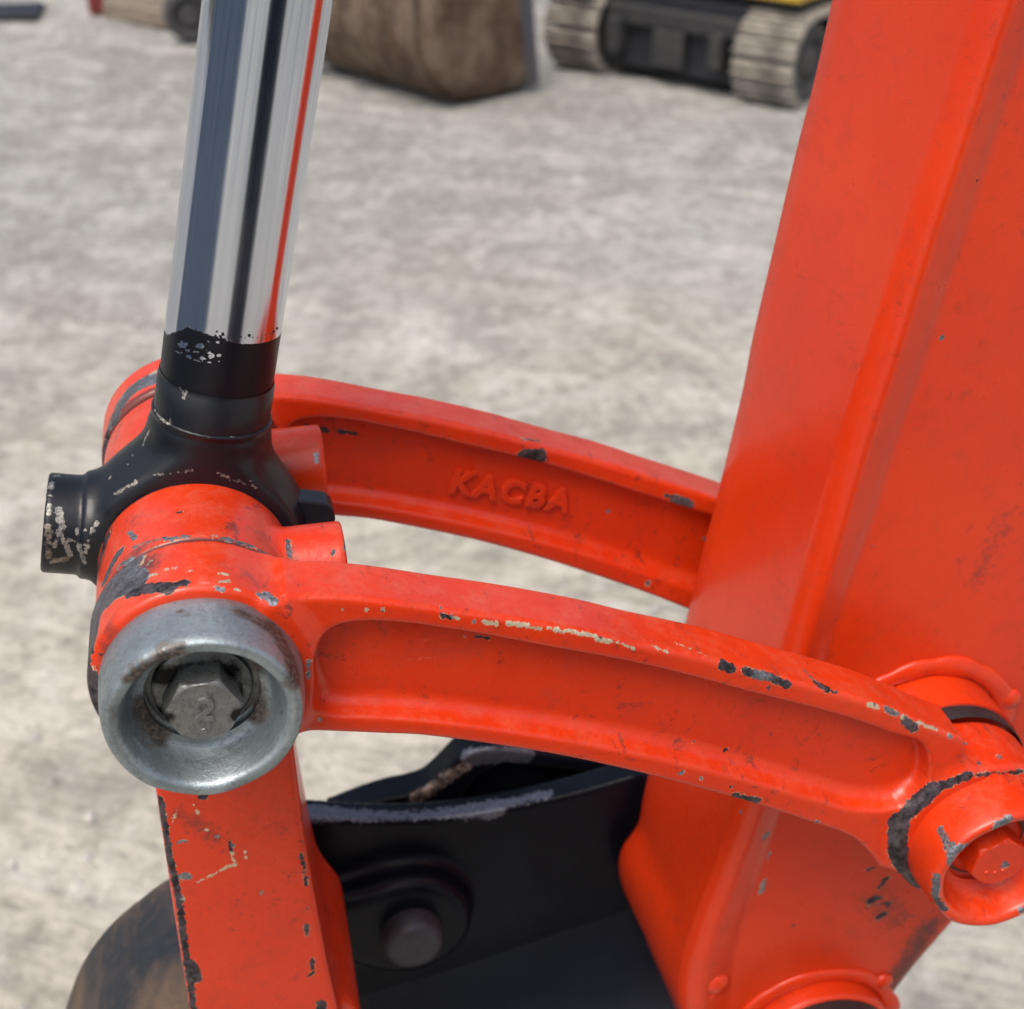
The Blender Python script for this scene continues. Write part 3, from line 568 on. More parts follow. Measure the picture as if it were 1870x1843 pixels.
for zv in zs:
    fx, nx, sx, bx = itp(farX, zv), itp(nearX, zv), itp(sideX, zv), itp(backX, zv)
    fx = min(fx, nx - 0.002)
    sx = max(sx, nx + 0.010); bx = max(bx, sx + 0.02)
    pts = [(bx, YA1 - 0.004), (bx - 0.004, YA1)] + [(fx + (bx - fx) * t, YA1) for t in (0.8, 0.6, 0.4, 0.2, 0.05)]
    pts += [(fx + 0.0035, YA1), (fx + 0.001, YA1 - 0.0010), (fx, YA1 - 0.0035)]
    y_n = 0.0845; ex, ey = (nx - fx), (y_n - (YA1 - 0.0035))
    pts += [(fx + ex * t, YA1 - 0.0035 + ey * t) for t in (0.1, 0.25, 0.4, 0.55, 0.68, 0.78, 0.84)]
    w = sx - nx
    A_ = np.array([fx + ex * 0.85, YA1 - 0.0035 + ey * 0.85]); B_ = np.array([nx + 0.12 * w, y_n + 0.0022]); C_ = np.array([nx + 0.50 * w, y_n + (YA0 - y_n) * 0.62])
    pts += [tuple((1 - t) ** 2 * A_ + 2 * t * (1 - t) * B_ + t * t * C_) for t in np.linspace(0, 1, 13)]
    for t in (0.6, 0.7, 0.8, 0.9): q_ = (t - 0.5) / 0.5; pts.append((nx + w * t, y_n + (YA0 - y_n) * (0.62 + 0.38 * q_) - 0.0003 * sin(pi * q_)))
    pts += [(sx, YA0 + 0.00025), (sx + 0.0025, YA0 + 0.0002), (sx + 0.005, YA0)]
    pts += [(sx + 0.005 + (bx - sx - 0.010) * t, YA0) for t in (0.1, 0.2, 0.3, 0.4, 0.5, 0.6, 0.7, 0.8, 0.9, 0.96, 1.0)]
    pts += [(bx - 0.002, YA0 + 0.0008), (bx, YA0 + 0.004), (bx, YA0 + 0.03), (bx, YA0 + 0.06)]
    rows.append([(x, y, zv) for x, y in pts])
R_ = np.array(rows); nz_, npt = R_.shape[:2]; V = R_.reshape(-1, 3)
i = np.arange(nz_ - 1)[:, None] * npt; j = np.arange(npt)[None, :]; j2 = (j + 1) % npt
Q = np.stack([i + j, i + j2, i + npt + j2, i + npt + j], -1).reshape(-1, 4)
FcL = [tuple(q) for q in Q] + [tuple(range(npt))[::-1], tuple((nz_ - 1) * npt + np.arange(npt))]
chips = [(1399, 1524, 7, 0.7), (1348, 1485, 3, 1.4), (1397, 1605, 1387, 1628, 3, 1.6), (1408, 1560, 1412, 1575, 1.2, 1.6), (1718, 612, 5, 0.6), (1598, 1608, 1612, 1600, 5, 0.0), (1590, 1620, 1620, 1630, 3, 0.0), (1590, 1650, 1605, 1670, 9, 0.0), (1632, 1650, 3, 0.0), (1430, 1660, 1450, 1690, 2, 0.0), (1786, 322, 2, 0.1), (1590, 1010, 2, 0.1), (1510, 70, 1508, 40, 1.0, 0.9)]
grime = [(1590, 1640, 1640, 1680, 60, 0.75), (1440, 1600, 1470, 1700, 60, 0.4), (1500, 1560, 1700, 1600, 50, 0.35), (1700, 1690, 1640, 1810, 40, 1.1), (1850, 940, 1780, 1060, 34, 0.62), (1790, 1090, 1720, 1180, 40, 0.36), (1500, 1010, 1520, 1200, 16, 0.35), (1700, 640, 1590, 960, 9, 0.36), (1525, 1180, 1500, 1260, 34, 0.5), (1500, 1500, 1560, 1530, 40, 0.4)]  # the stroke down the fold paints in its soft shading, the others are grime
def build_arm():
    V_ = V
    return build('box_section', V_, FcL, ARMPAINT, arm, attrs=marks(V_, chips, grime), sharp=60)
build_arm()
# welded bosses: a proud ring with a rope-like weld bead round it
def boss(c, R, y0, y1, name='pin_boss', mat=ARMPAINT, mk=None):
    V, Q = lathe(spline([(R, y1), (R, y0 + 0.003), (R - 0.0004, y0 + 0.0012), (R - 0.0016, y0 + 0.0002), (R - 0.004, y0), (0.023, y0), (0.0226, y0 + 0.001), (0.0226, y1)], 3), c, 96)
    return build(name, V, Q, mat, arm, attrs=marks(V, mk or [], []), sharp=50)
def bead(c, R, y, r, seed, a0=0, a1=2 * pi, name='weld_bead', lumps=46, tail=False):
    n, m_ = 220, 14; th = np.linspace(a0, a1, n); ph = np.linspace(0, 2 * pi, m_, endpoint=False)
    rs = np.random.RandomState(seed); w = 1 + 0.05 * np.sin(th * lumps / 2 + rs.rand() * 6) * np.sin(th * 3 + 1) + 0.12 * np.interp(np.arange(n), np.linspace(0, n, 30), rs.randn(30))
    Rw = R + 0.0006 * np.interp(np.arange(n), np.linspace(0, n, 14), rs.randn(14))
    V = np.zeros((n, m_, 3)); rad = (Rw[:, None] + r * w[:, None] * np.cos(ph)[None, :])
    V[:, :, 0] = c[0] + rad * np.cos(th)[:, None]; V[:, :, 2] = c[1] + rad * np.sin(th)[:, None]; V[:, :, 1] = y + r * w[:, None] * np.sin(ph)[None, :] * 0.45
    V = V.reshape(-1, 3); i = np.arange(n - 1)[:, None] * m_; j = np.arange(m_)[None, :]; j2 = (j + 1) % m_
    Q = np.stack([i + j, i + j2, i + m_ + j2, i + m_ + j], -1).reshape(-1, 4)
    return build(name, V, Q, ARMPAINT, arm, attrs=marks(V, [], []))
boss(C2, 0.0450, 0.0680, 0.099)
bead(C2, 0.0508, 0.0925, 0.0055, 3)
V, Q = lathe([(0.0435, 0.0600), (0.0440, 0.0612), (0.0440, 0.0690), (0.03, 0.0690)], C2, 96); build('seal_ring', V, Q, RUBBER, arm, sharp=40)
C4 = XZ(1478, 1890, 0.093)
boss(C4, 0.0475, 0.0800, 0.099)
bead(C4, 0.0520, 0.0925, 0.0050, 9)
V, Q = lathe(spline([(0.0440, 0.0830), (0.0450, 0.0800), (0.0455, 0.0700), (0.0450, 0.0640), (0.0435, 0.0620), (0.0400, 0.0612), (0.0225, 0.0610)], 3), C4, 96)
build('seal_ring', V, Q, RUBBER, arm, sharp=40)
for q, r in (((1308, 1793), 0.0075), ((1296, 1815), 0.0045), ((1612, 1790), 0.006), ((1842, 1275), 0.0065)):
    p = P(*q, 0.093); n = 16; V, Q = lathe([(r * cos(a), 0.0925 - r * 0.6 * sin(a)) for a in np.linspace(0, pi / 2 - 0.01, 7)], (p[0], p[2]), 20); build('weld_spatter', V, Q, ARMPAINT, arm)

# ------------------------------------------------------------------ black bucket under the linkage
bk = empty('digging_bucket', (0.10, 0.13, 1.0), 'black digging bucket hanging below the arm, its round shell smeared with brown mud', 'bucket')
ear_px = [(545, 1492), (620, 1497), (700, 1500), (800, 1496), (900, 1482), (1000, 1462), (1080, 1442), (1160, 1418), (1185, 1440), (1175, 1500), (1160, 1640), (1200, 1843)]
BUCKETP_LIT = paint('bucket_paint_lit', (0.006, 0.008, 0.014), (0.009, 0.013, 0.022), dirt=0.0, rough=0.40, coat=0.0, spec=0.26, metal_dark=(0.07, 0.055, 0.045), speck=0.0, edge_hi=0.0)  # lighter bluish copy of the bucket paint, putting a lit look in the colour
ear = np.concatenate([spline([XZ(*q, 0.2) for q in ear_px[:8]], 4), [XZ(1200, 1420, .2), XZ(1190, 1520, .2), XZ(1165, 1640, .2), (0.262, 0.93), (0.20, 0.86), (-0.02, 0.86), (-0.06, 1.05), (0.0, 1.17)]])
BP = XZ(748, 1688, 0.185)
rib = np.array([XZ(x, y, 0.186) for x, y in ((520, 1618), (600, 1632), (700, 1640), (740, 1700), (700, 1740), (520, 1740))])
def ear_sdf(X, Y, Z):
    e = smax(on_xz(X, Z, lambda a, b: sdpoly(a, b, ear)), np.abs(Y - 0.2085) - 0.0085, 0.002)
    pad = smin(on_xz(X, Z, lambda a, b: sdpoly(a, b, rib)), np.sqrt((X - BP[0]) ** 2 + (Z - BP[1]) ** 2) - 0.0385, 0.022)
    pad = smax(pad, np.abs(Y - 0.194) - 0.0145, 0.009)
    return smin(e, pad, 0.008)
V, Q = sdf_mesh(ear_sdf, (-0.075, 0.174, 0.85), (0.275, 0.222, 1.19), 0.0016)
build('ear_plate', V, Q, BUCKETP, bk, attrs=marks(V, [(548, 1482, 900, 1472, 16, 0.9), (900, 1468, 1000, 1448, 8, 0.9)], []))
V, Q = lathe(spline([(0.0185, 0.185), (0.0185, 0.172), (0.0165, 0.1665), (0.011, 0.1640), (0.0001, 0.1630)], 4), BP, 48); build('pin_end', V, Q, simple('worn_pin_steel', (0.06, 0.06, 0.075), (0.04, 0.038, 0.042), 120, 0.5, 0.3), bk)
# hooked second plate, further back
hk_px = [(600, 1500), (690, 1466), (770, 1446), (805, 1420), (850, 1378), (905, 1366), (960, 1372), (1040, 1384), (1150, 1400), (1210, 1440), (1210, 1620), (700, 1620)]
hk = [XZ(x, y, 0.235) for x, y in hk_px]; hk = np.concatenate([spline(hk[:9], 4), hk[9:]])
def hook_sdf(X, Y, Z):
    h = on_xz(X, Z, lambda a, b: sdpoly(a, b, hk)); body = smax(h, np.abs(Y - 0.246) - 0.011, 0.003)
    cut = on_xz(X, Z, lambda a, b: sdpoly(a, b, np.array([XZ(x, y, 0.235) for x, y in ((835, 1470), (870, 1420), (920, 1395), (1150, 1420), (1150, 1560), (830, 1560))])))
    return smax(body, -smax(cut, Y - 0.243, 0.002), 0.003)
V, Q = sdf_mesh(hook_sdf, (0.02, 0.232, 0.98), (0.27, 0.262, 1.19), 0.0016)
build('hook_plate', V, Q, BUCKETP, bk, attrs=marks(V, [(860, 1385, 960, 1380, 14, 0.9), (760, 1460, 850, 1400, 9, 0.2)], []))
# sloping top plate in front of the ear, its upper edge seen as a line
a0 = P(560, 1850, 0.2); a1 = P(820, 1772, 0.2); a2 = P(1150, 1660, 0.2); a3 = P(1200, 1640, 0.2)
def slab(tops, dz, dy, th, name, mat, n=10):
    tops = np.array(tops); bot_ = tops + np.array([0.03, -dy, -dz]); V = []
    for t in np.linspace(0, 1, n):
        for k_ in range(len(tops)):
            p = tops[k_] + np.array([0.03 * t, -dy * t ** 1.7, -dz * (1 - (1 - t) ** 1.9)]); V.append(p)
    m_ = len(tops); top_ = np.array(V); nrm = np.array([0, 0.45, -0.9]) * th
    V = np.concatenate([top_, top_ + nrm]); N = len(top_); F_ = []
    for i in range(n - 1):
        for k_ in range(m_ - 1):
            a = i * m_ + k_; F_.append((a, a + m_, a + m_ + 1, a + 1)); F_.append((a + N, a + 1 + N, a + m_ + 1 + N, a + m_ + N))
    for k_ in range(m_ - 1): F_.append((k_, k_ + 1, k_ + 1 + N, k_ + N)); b_ = (n - 1) * m_ + k_; F_.append((b_, b_ + N, b_ + 1 + N, b_ + 1))
    for i in range(n - 1): a = i * m_; F_.append((a, a + N, a + m_ + N, a + m_)); c_ = a + m_ - 1; F_.append((c_, c_ + m_, c_ + m_ + N, c_ + N))
    return build(name, V, F_, mat, bk, sharp=40)
slab([a0, a1, a2, a3], 0.100, 0.085, 0.008, 'top_plate', BUCKETP_LIT, 16)
# round shell
def shell():
    c = np.array([0.045, 1.02]); prof = []
    pts = [XZ(x, y, 0.20) for x, y in ((560, 1600), (420, 1575), (320, 1600), (260, 1640), (200, 1692), (150, 1762), (120, 1843))]
    pts += [(-0.128, 1.02), (-0.132, 0.96), (-0.115, 0.89), (-0.07, 0.82), (0.0, 0.77), (0.10, 0.75), (0.20, 0.77)]
    s_ = spline(pts, 5); cc = np.array([0.06, 0.95]); n = len(s_)
    nin = s_ + (cc - s_) / np.linalg.norm(cc - s_, axis=1)[:, None] * 0.010
    Yv = np.linspace(0.060, 0.20, 10); V = []
    for y in Yv:
        for p in s_: V.append((p[0], y, p[1]))
    for y in Yv:
        for p in nin: V.append((p[0], y, p[1]))
    N = len(Yv) * n; F_ = []
    for i in range(len(Yv) - 1):
        for k_ in range(n - 1):
            a = i * n + k_; F_.append((a, a + 1, a + n + 1, a + n)); F_.append((a + N, a + n + N, a + n + 1 + N, a + 1 + N))
    for i in (0, len(Yv) - 1):
        for k_ in range(n - 1): a = i * n + k_; f_ = (a, a + N, a + N + 1, a + 1); F_.append(f_ if i == 0 else f_[::-1])
    for i in range(len(Yv) - 1):
        for k_ in (0, n - 1): a = i * n + k_; f_ = (a, a + n, a + n + N, a + N); F_.append(f_ if k_ == 0 else f_[::-1])
    return np.array(V), F_
def mk_mud():
    m = M('muddy_black_steel')
    a = m.noise(14, 5, 0.65, stretch=(1, 0.5, 1)); b = m.noise(120, 5, 0.7)
    col = m.mix(m.mapr(a, 0.44, 0.60), (0.014, 0.017, 0.024), (0.115, 0.078, 0.05))
    col = m.mix(m.math('MULTIPLY', m.mapr(b, 0.45, 0.7), 0.5), col, (0.05, 0.038, 0.03))
    return m.set(color=col, rough=m.mapr(a, 0.4, 0.6, 0.42, 0.75), normal=m.bump(m.math('ADD', a, b), 0.5, 0.002), spec=0.4)
V, Fc = shell(); build('round_shell', V, Fc, mk_mud(), bk, sharp=50)

# ------------------------------------------------------------------ ground
def vnoise(x, y, seed):
    rs = np.random.RandomState(seed); g_ = rs.rand(64, 64); xi = np.floor(x).astype(int); yi = np.floor(y).astype(int); fx = x - xi; fy = y - yi
    fx = fx * fx * (3 - 2 * fx); fy = fy * fy * (3 - 2 * fy)
    G_ = lambda a, b: g_[a % 64, b % 64]
    return (G_(xi, yi) * (1 - fx) + G_(xi + 1, yi) * fx) * (1 - fy) + (G_(xi, yi + 1) * (1 - fx) + G_(xi + 1, yi + 1) * fx) * fy
def grid_axis(lo, hi, core0, core1, step):
    core = np.arange(core0, core1 + step, step); a = core0 - np.geomspace(step, core0 - lo, 26)[::-1]; b = core[-1] + np.geomspace(step, hi - core[-1], 26)
    return np.concatenate([a, core, b])
gx = grid_axis(-900, 900, -3.0, 4.5, 0.03); gy = grid_axis(-900, 900, -1.0, 9.5, 0.03)
XX, YY = np.meshgrid(gx, gy, indexing='ij')
def ghgt(X, Y):
    u = X * cos(0.5) + Y * sin(0.5); v = -X * sin(0.5) + Y * cos(0.5)
    h_ = 0.030 * (vnoise(u * 0.9 + 5, v * 1.6 + 3, 1) - 0.5) + 0.016 * (vnoise(u * 2.2 + 9, v * 5.5, 2) - 0.5) + 0.010 * (vnoise(u * 8, v * 13, 3) - 0.5) + 0.004 * (vnoise(u * 22, v * 25, 4) - 0.5)
    return h_
fade = np.clip(1 - (np.hypot(XX, YY - 4) - 9) / 6, 0, 1)
Zg = ghgt(XX, YY) * fade
V = np.stack([XX, YY, Zg], -1).reshape(-1, 3); nY = len(gy)
i = np.arange(len(gx) - 1)[:, None] * nY; j = np.arange(nY - 1)[None, :]
Q = np.stack([i + j, i + nY + j, i + nY + j + 1, i + j + 1], -1).reshape(-1, 4)
def mk_ground():
    m = M('pale_compacted_dirt')
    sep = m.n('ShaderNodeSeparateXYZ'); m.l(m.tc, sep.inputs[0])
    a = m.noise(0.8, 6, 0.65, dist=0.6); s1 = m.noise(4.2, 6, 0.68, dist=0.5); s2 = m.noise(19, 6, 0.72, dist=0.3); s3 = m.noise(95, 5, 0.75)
    region = m.mapr(m.math('ADD', sep.outputs[1], m.math('MULTIPLY', a, 4.0)), 4.2, 6.6)       # greyer further out along Y, the border broken by noise
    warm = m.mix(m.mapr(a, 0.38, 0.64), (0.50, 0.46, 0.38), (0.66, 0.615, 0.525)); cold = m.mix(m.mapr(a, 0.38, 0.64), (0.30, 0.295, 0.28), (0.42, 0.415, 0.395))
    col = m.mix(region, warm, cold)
    mr = m.n('ShaderNodeMapping'); m.l(m.tc, mr.inputs[0]); mr.inputs['Rotation'].default_value = (0, 0, 0.55)
    rut = m.noise(1.5, 4, 0.6, vec=mr.outputs[0], stretch=(0.35, 4.5, 1), dist=0.25); tread = m.noise(7, 4, 0.6, vec=mr.outputs[0], stretch=(0.5, 5.0, 1), dist=0.3)
    col = m.mix(m.math('MULTIPLY', m.mapr(rut, 0.53, 0.66), 0.42), col, (0.66, 0.635, 0.565)); col = m.mix(m.math('MULTIPLY', m.mapr(rut, 0.48, 0.36), 0.3), col, (0.29, 0.275, 0.24))
    col = m.mix(m.math('MULTIPLY', m.mapr(tread, 0.52, 0.64), 0.2), col, (0.27, 0.25, 0.215))
    col = m.mix(m.math('MULTIPLY', m.mapr(s1, 0.52, 0.38), 0.6), col, (0.25, 0.24, 0.215))
    col = m.mix(m.math('MULTIPLY', m.mapr(s1, 0.54, 0.66), 0.6), col, (0.63, 0.61, 0.56))
    col = m.mix(m.math('MULTIPLY', m.mapr(s2, 0.50, 0.36), 0.55), col, (0.22, 0.205, 0.175))
    col = m.mix(m.math('MULTIPLY', m.mapr(s2, 0.54, 0.66), 0.6), col, (0.66, 0.64, 0.59))
    col = m.mix(m.math('MULTIPLY', m.mapr(s3, 0.52, 0.68), 0.55), col, (0.20, 0.18, 0.15))
    wv = m.n('ShaderNodeTexWave'); mp = m.n('ShaderNodeMapping'); m.l(m.tc, mp.inputs[0]); mp.inputs['Location'].default_value = (1.4, -2.6, 0); m.l(mp.outputs[0], wv.inputs['Vector'])
    wv.wave_type = 'RINGS'; wv.rings_direction = 'Z'; wv.inputs['Scale'].default_value = 5.5; wv.inputs['Distortion'].default_value = 1.6; wv.inputs['Detail'].default_value = 3; wv.inputs['Detail Scale'].default_value = 3
    wm = m.math('MULTIPLY', m.mapr(m.noise(1.1, 3, 0.5), 0.50, 0.60), m.mapr(wv.outputs['Fac'], 0.2, 0.8))
    col = m.mix(m.math('MULTIPLY', wm, 0.14), col, (0.26, 0.245, 0.215))
    vo = m.voro(60); st_ = m.math('MULTIPLY', m.mapr(vo.outputs[0], 0.16, 0.10), m.mapr(m.noise(7, 3, 0.6), 0.54, 0.60)); col = m.mix(m.math('MULTIPLY', st_, 0.6), col, (0.17, 0.155, 0.135))
    hgt = m.math('ADD', m.math('MULTIPLY', m.math('ADD', s1, m.math('MULTIPLY', tread, 0.8)), 1.4), m.math('ADD', m.math('MULTIPLY', s2, 1.0), m.math('ADD', m.math('MULTIPLY', s3, 0.3), m.math('MULTIPLY', wm, -0.08))))
    return m.set(color=col, rough=0.9, spec=0.15, normal=m.bump(hgt, 0.8, 0.022))
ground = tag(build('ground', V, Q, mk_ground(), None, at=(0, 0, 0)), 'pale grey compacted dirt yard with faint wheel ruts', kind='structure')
# loose gravel
def gravel(n):
    ico = [(0, 0, 1)] + [(cos(k * 2 * pi / 5) * 0.9, sin(k * 2 * pi / 5) * 0.9, 0.35) for k in range(5)] + [(cos(k * 2 * pi / 5 + 0.6) * 0.9, sin(k * 2 * pi / 5 + 0.6) * 0.9, -0.35) for k in range(5)] + [(0, 0, -1)]
    fs = [(0, k + 1, (k + 1) % 5 + 1) for k in range(5)] + [(k + 1, k + 6, (k + 1) % 5 + 1) for k in range(5)] + [((k + 1) % 5 + 1, k + 6, (k + 1) % 5 + 6) for k in range(5)] + [(11, (k + 1) % 5 + 6, k + 6) for k in range(5)]
    ico = np.array(ico); fs = np.array(fs); x = RNG.uniform(-3, 4.5, n); y = RNG.uniform(0.3, 9.5, n); s = 0.0025 + 0.007 * RNG.rand(n) ** 4 * 1.6
    k = ico[None] * s[:, None, None] * (0.75 + 0.5 * RNG.rand(n, 12, 1)) * np.array([1.2, 0.9, 0.65]); a = RNG.rand(n) * 6.3
    X = k[..., 0] * np.cos(a)[:, None] - k[..., 1] * np.sin(a)[:, None] + x[:, None]; Y = k[..., 0] * np.sin(a)[:, None] + k[..., 1] * np.cos(a)[:, None] + y[:, None]
    Z = k[..., 2] + ghgt(x, y)[:, None] + s[:, None] * 0.3
    V = np.stack([X, Y, Z], -1).reshape(-1, 3); F_ = (fs[None] + np.arange(n)[:, None, None] * 12).reshape(-1, 3)
    return V, F_
V, Q = gravel(7000)
tag(build('gravel', V, Q, simple('grey_gravel', (0.50, 0.48, 0.44), (0.30, 0.28, 0.26), 3, 0.85, bump=0.2), None, smooth=False, at=(0, 0, 0)), 'loose small grey stones scattered over the dirt', 'gravel', kind='stuff')

# ------------------------------------------------------------------ background: tracked excavator
DIRTY = simple('dusty_track_steel', (0.40, 0.365, 0.31), (0.11, 0.095, 0.08), 9, 0.8, bump=0.4, bd=0.004)
DARK = simple('dark_machine_steel', (0.008, 0.010, 0.016), (0.016, 0.018, 0.024), 8, 0.6)
YEL = simple('yellow_machine_paint', (0.62, 0.40, 0.04), (0.50, 0.31, 0.04), 6, 0.45)
DIRTDK = simple('dark_dusty_steel', (0.06, 0.058, 0.055), (0.12, 0.11, 0.10), 12, 0.75)
UNDER = simple('dark_undercarriage_steel', (0.022, 0.023, 0.027), (0.045, 0.043, 0.040), 12, 0.7)  # darker steel tone for the frame parts between the tracks
ex_o = G(1440, 212)                         # near right corner of the right track
TD = np.array([0.775, 0.632, 0]); TD /= np.linalg.norm(TD); AC = np.array([TD[1], -TD[0], 0])   # along the tracks (away), across (to the right)
exc = empty('tracked_excavator', ex_o, 'parked yellow tracked excavator in the background with dusty pale steel tracks', 'excavator')
def tw(u, a, z): return ex_o * np.array([1, 1, 0]) + TD * u + AC * a + np.array([0, 0, z])
def frame_box(name, u0, u1, a0_, a1_, z0, z1, mat, parent=exc, bv=0.01):
    V, F_ = box((u0, a0_, z0), (u1, a1_, z1)); Vw = np.array([tw(*v) for v in V]); o = build(name, Vw, [f[::-1] for f in F_], mat, parent, smooth=False); bevel(o, bv); return o
TL, TH, TW = 1.65, 0.40, 0.31; R0 = TH / 2
def track(a_r, shoe_mesh=None):
    a_l = a_r - TW
    tr = frame_box('track_frame', R0, TL - R0, a_l + 0.08, a_r - 0.04, 0.10, 0.30, DARK)
    per = 2 * (TL - 2 * R0) + 2 * pi * R0; n = 40; pitch = per / n
    sh = None
    for k in range(n):
        s_ = k * pitch; L = TL - 2 * R0
        if s_ < L: u, z, ang = R0 + s_, 0.0, 0.0
        elif s_ < L + pi * R0: q = (s_ - L) / R0; u, z, ang = TL - R0 + R0 * sin(q), R0 - R0 * cos(q), q
        elif s_ < 2 * L + pi * R0: u, z, ang = TL - R0 - (s_ - L - pi * R0), TH, pi
        else: q = (s_ - 2 * L - pi * R0) / R0; u, z, ang = R0 - R0 * sin(q), R0 + R0 * cos(q), pi + q
        if shoe_mesh is None and sh is None:
            prof = [(-0.48, 0.012), (0.40, 0.012), (0.40, -0.004), (0.22, -0.006), (0.20, -0.026), (0.13, -0.026), (0.11, -0.004), (-0.20, -0.004), (-0.22, -0.020), (-0.29, -0.020), (-0.31, -0.004), (-0.48, -0.004)]
            vs = [(p[0] * pitch, -TW / 2, p[1]) for p in prof] + [(p[0] * pitch, TW / 2, p[1]) for p in prof]; m_ = len(prof)
            me = bpy.data.meshes.new('track_shoe'); me.from_pydata(vs, [], [tuple(range(m_)), tuple(range(2 * m_ - 1, m_ - 1, -1))] + [(i, i + m_, (i + 1) % m_ + m_, (i + 1) % m_) for i in range(m_)]); me.update(); me.materials.append(DIRTY); shoe_mesh = me
        o = bpy.data.objects.new('track_shoe', shoe_mesh); COL.objects.link(o); o.parent = exc
        p = tw(u, (a_l + a_r) / 2, z + 0.002)
        xa = TD * cos(ang) + np.array([0, 0, sin(ang)]); ya = -AC; za = np.cross(xa, ya)
        R3 = Matrix((xa, ya, za)).transposed(); o.matrix_local = Matrix.Translation(Vector(p - np.array(exc.location))) @ R3.to_4x4()
    for (u, z, r, nm) in ((R0, R0, R0 - 0.03, 'idler_wheel'), (TL - R0, R0, R0 - 0.03, 'drive_sprocket'), (0.5, 0.09, 0.07, 'track_roller'), (0.83, 0.09, 0.07, 'track_roller'), (1.15, 0.09, 0.07, 'track_roller')):
        V, Q = lathe([(0.0001, -0.01), (r * 0.35, -0.01), (r * 0.4, 0.012), (r * 0.8, 0.012), (r * 0.85, 0), (r, 0), (r, TW - 0.08), (0.0001, TW - 0.08)], (0, 0), 40)
        Vw = np.array([tw(u + v[0], a_r - 0.03 - v[1], z + v[2]) for v in V]); build(nm, Vw, Q, DIRTDK, exc, sharp=35)
    return shoe_mesh
GA = 1.08
sm = track(0.0); track(-GA, sm)
frame_box('undercarriage_shade_fill', 0.10, 1.50, -GA + 0.0, -TW, 0.06, 0.42, DARK)  # undercarriage box stretched low and near black, filling in the shadow between the tracks
frame_box('cross_member', 0.06, 0.16, -GA + 0.02, -TW - 0.02, 0.27, 0.36, UNDER); frame_box('frame_plate', 0.04, 0.10, -GA + 0.30, -TW - 0.30, 0.10, 0.27, UNDER)
for a_ in (-GA + 0.06, -TW - 0.14): frame_box('frame_lug', 0.0, 0.10, a_, a_ + 0.07, 0.14, 0.30, UNDER)
V, Q = lathe([(0.0001, 0.36), (0.36, 0.36), (0.36, 0.44), (0.0001, 0.44)], (0, 0), 48)
build('slew_ring', np.array([tw(0.82 + v[0], -GA / 2 - TW / 2 + v[2], v[1]) for v in V]), Q, DIRTDK, exc, sharp=35)
frame_box('lower_deck', 0.10, 1.75, -GA - 0.22, -0.05, 0.44, 0.465, DARK); frame_box('house_body', 0.62, 1.75, -GA - 0.22, -0.04, 0.53, 1.05, YEL, bv=0.05)
frame_box('deck_skirt', 0.08, 0.62, -GA - 0.22, -0.04, 0.467, 0.56, YEL)
cabf = [frame_box('cab_post', u, u + 0.06, a, a + 0.06, 0.56, 1.95, YEL) for u in (0.1, 1.0) for a in (-GA - 0.2, -0.72)]
frame_box('cab_roof', 0.05, 1.15, -GA - 0.24, -0.62, 1.95, 2.02, YEL)
frame_box('seat', 0.55, 0.95, -GA - 0.05, -0.8, 0.56, 1.2, DARK, bv=0.05)
frame_box('track_guard', -0.02, 0.28, -GA - TW + 0.02, -GA - 0.04, 0.405, 0.43, DIRTY)

# ------------------------------------------------------------------ background: big rusty bucket on the ground
def mk_rust():
    m = M('rusty_worn_bucket_steel')
    a = m.noise(3.2, 5, 0.65); s_ = m.noise(9, 5, 0.7, stretch=(1, 1, 0.18)); b = m.noise(30, 5, 0.7)
    col = m.mix(m.mapr(a, 0.38, 0.62), (0.085, 0.046, 0.030), (0.20, 0.155, 0.11))
    col = m.mix(m.math('MULTIPLY', m.mapr(s_, 0.48, 0.60), 0.8), col, (0.05, 0.032, 0.024))
    col = m.mix(m.math('MULTIPLY', m.mapr(b, 0.5, 0.7), 0.4), col, (0.30, 0.24, 0.18))
    return m.set(color=col, rough=0.75, spec=0.3, normal=m.bump(m.math('ADD', s_, b), 0.5, 0.01))
RUST = mk_rust()
WORN = simple('worn_grey_steel', (0.09, 0.10, 0.125), (0.12, 0.10, 0.085), 8, 0.6, 0.2, bd=0.004, stretch=(1, 1, 0.25))
b0 = G(838, 203); b1 = G(965, 172); BU = (b1 - b0); BU[2] = 0; LBU = np.linalg.norm(BU); BU /= LBU; BA = np.array([-BU[1], BU[0], 0])   # BU: along the end plate, BA: away along the width
rb_ = empty('large_bucket', b0, 'huge rusty brown digger bucket standing on the dirt behind the rod', 'bucket')
def bw(u, a, z): return np.array([b0[0], b0[1], 0]) + BU * u + BA * a + np.array([0, 0, z])
prof = spline([(0.50, 0.02), (0.36, 0.0), (0.20, 0.0), (0.06, 0.02), (-0.08, 0.10), (-0.17, 0.24), (-0.19, 0.38), (-0.18, 0.60), (-0.12, 0.80), (0.02, 0.95), (0.2, 1.0)], 5)
WB = 1.12
cen = np.array([0.25, 0.5]); n = len(prof); dirs = (cen - prof) / np.linalg.norm(cen - prof, axis=1)[:, None]; inn = prof + dirs * 0.10
secs = [(0.0, 0.105), (0.008, 0.07), (0.03, 0.035), (0.07, 0.010), (0.12, 0.0), (0.5, 0.0), (WB - 0.12, 0.0), (WB - 0.05, 0.02), (WB, 0.08)]
V = [bw(p[0] + d[0] * ins, a, p[1] + d[1] * ins) for a, ins in secs for p, d in zip(prof, dirs)] + [bw(p[0] + d[0] * 0.14, a, p[1] + d[1] * 0.14) for a in (0.004, WB - 0.004) for p, d in zip(prof, dirs)]
F_ = []; ns = len(secs)
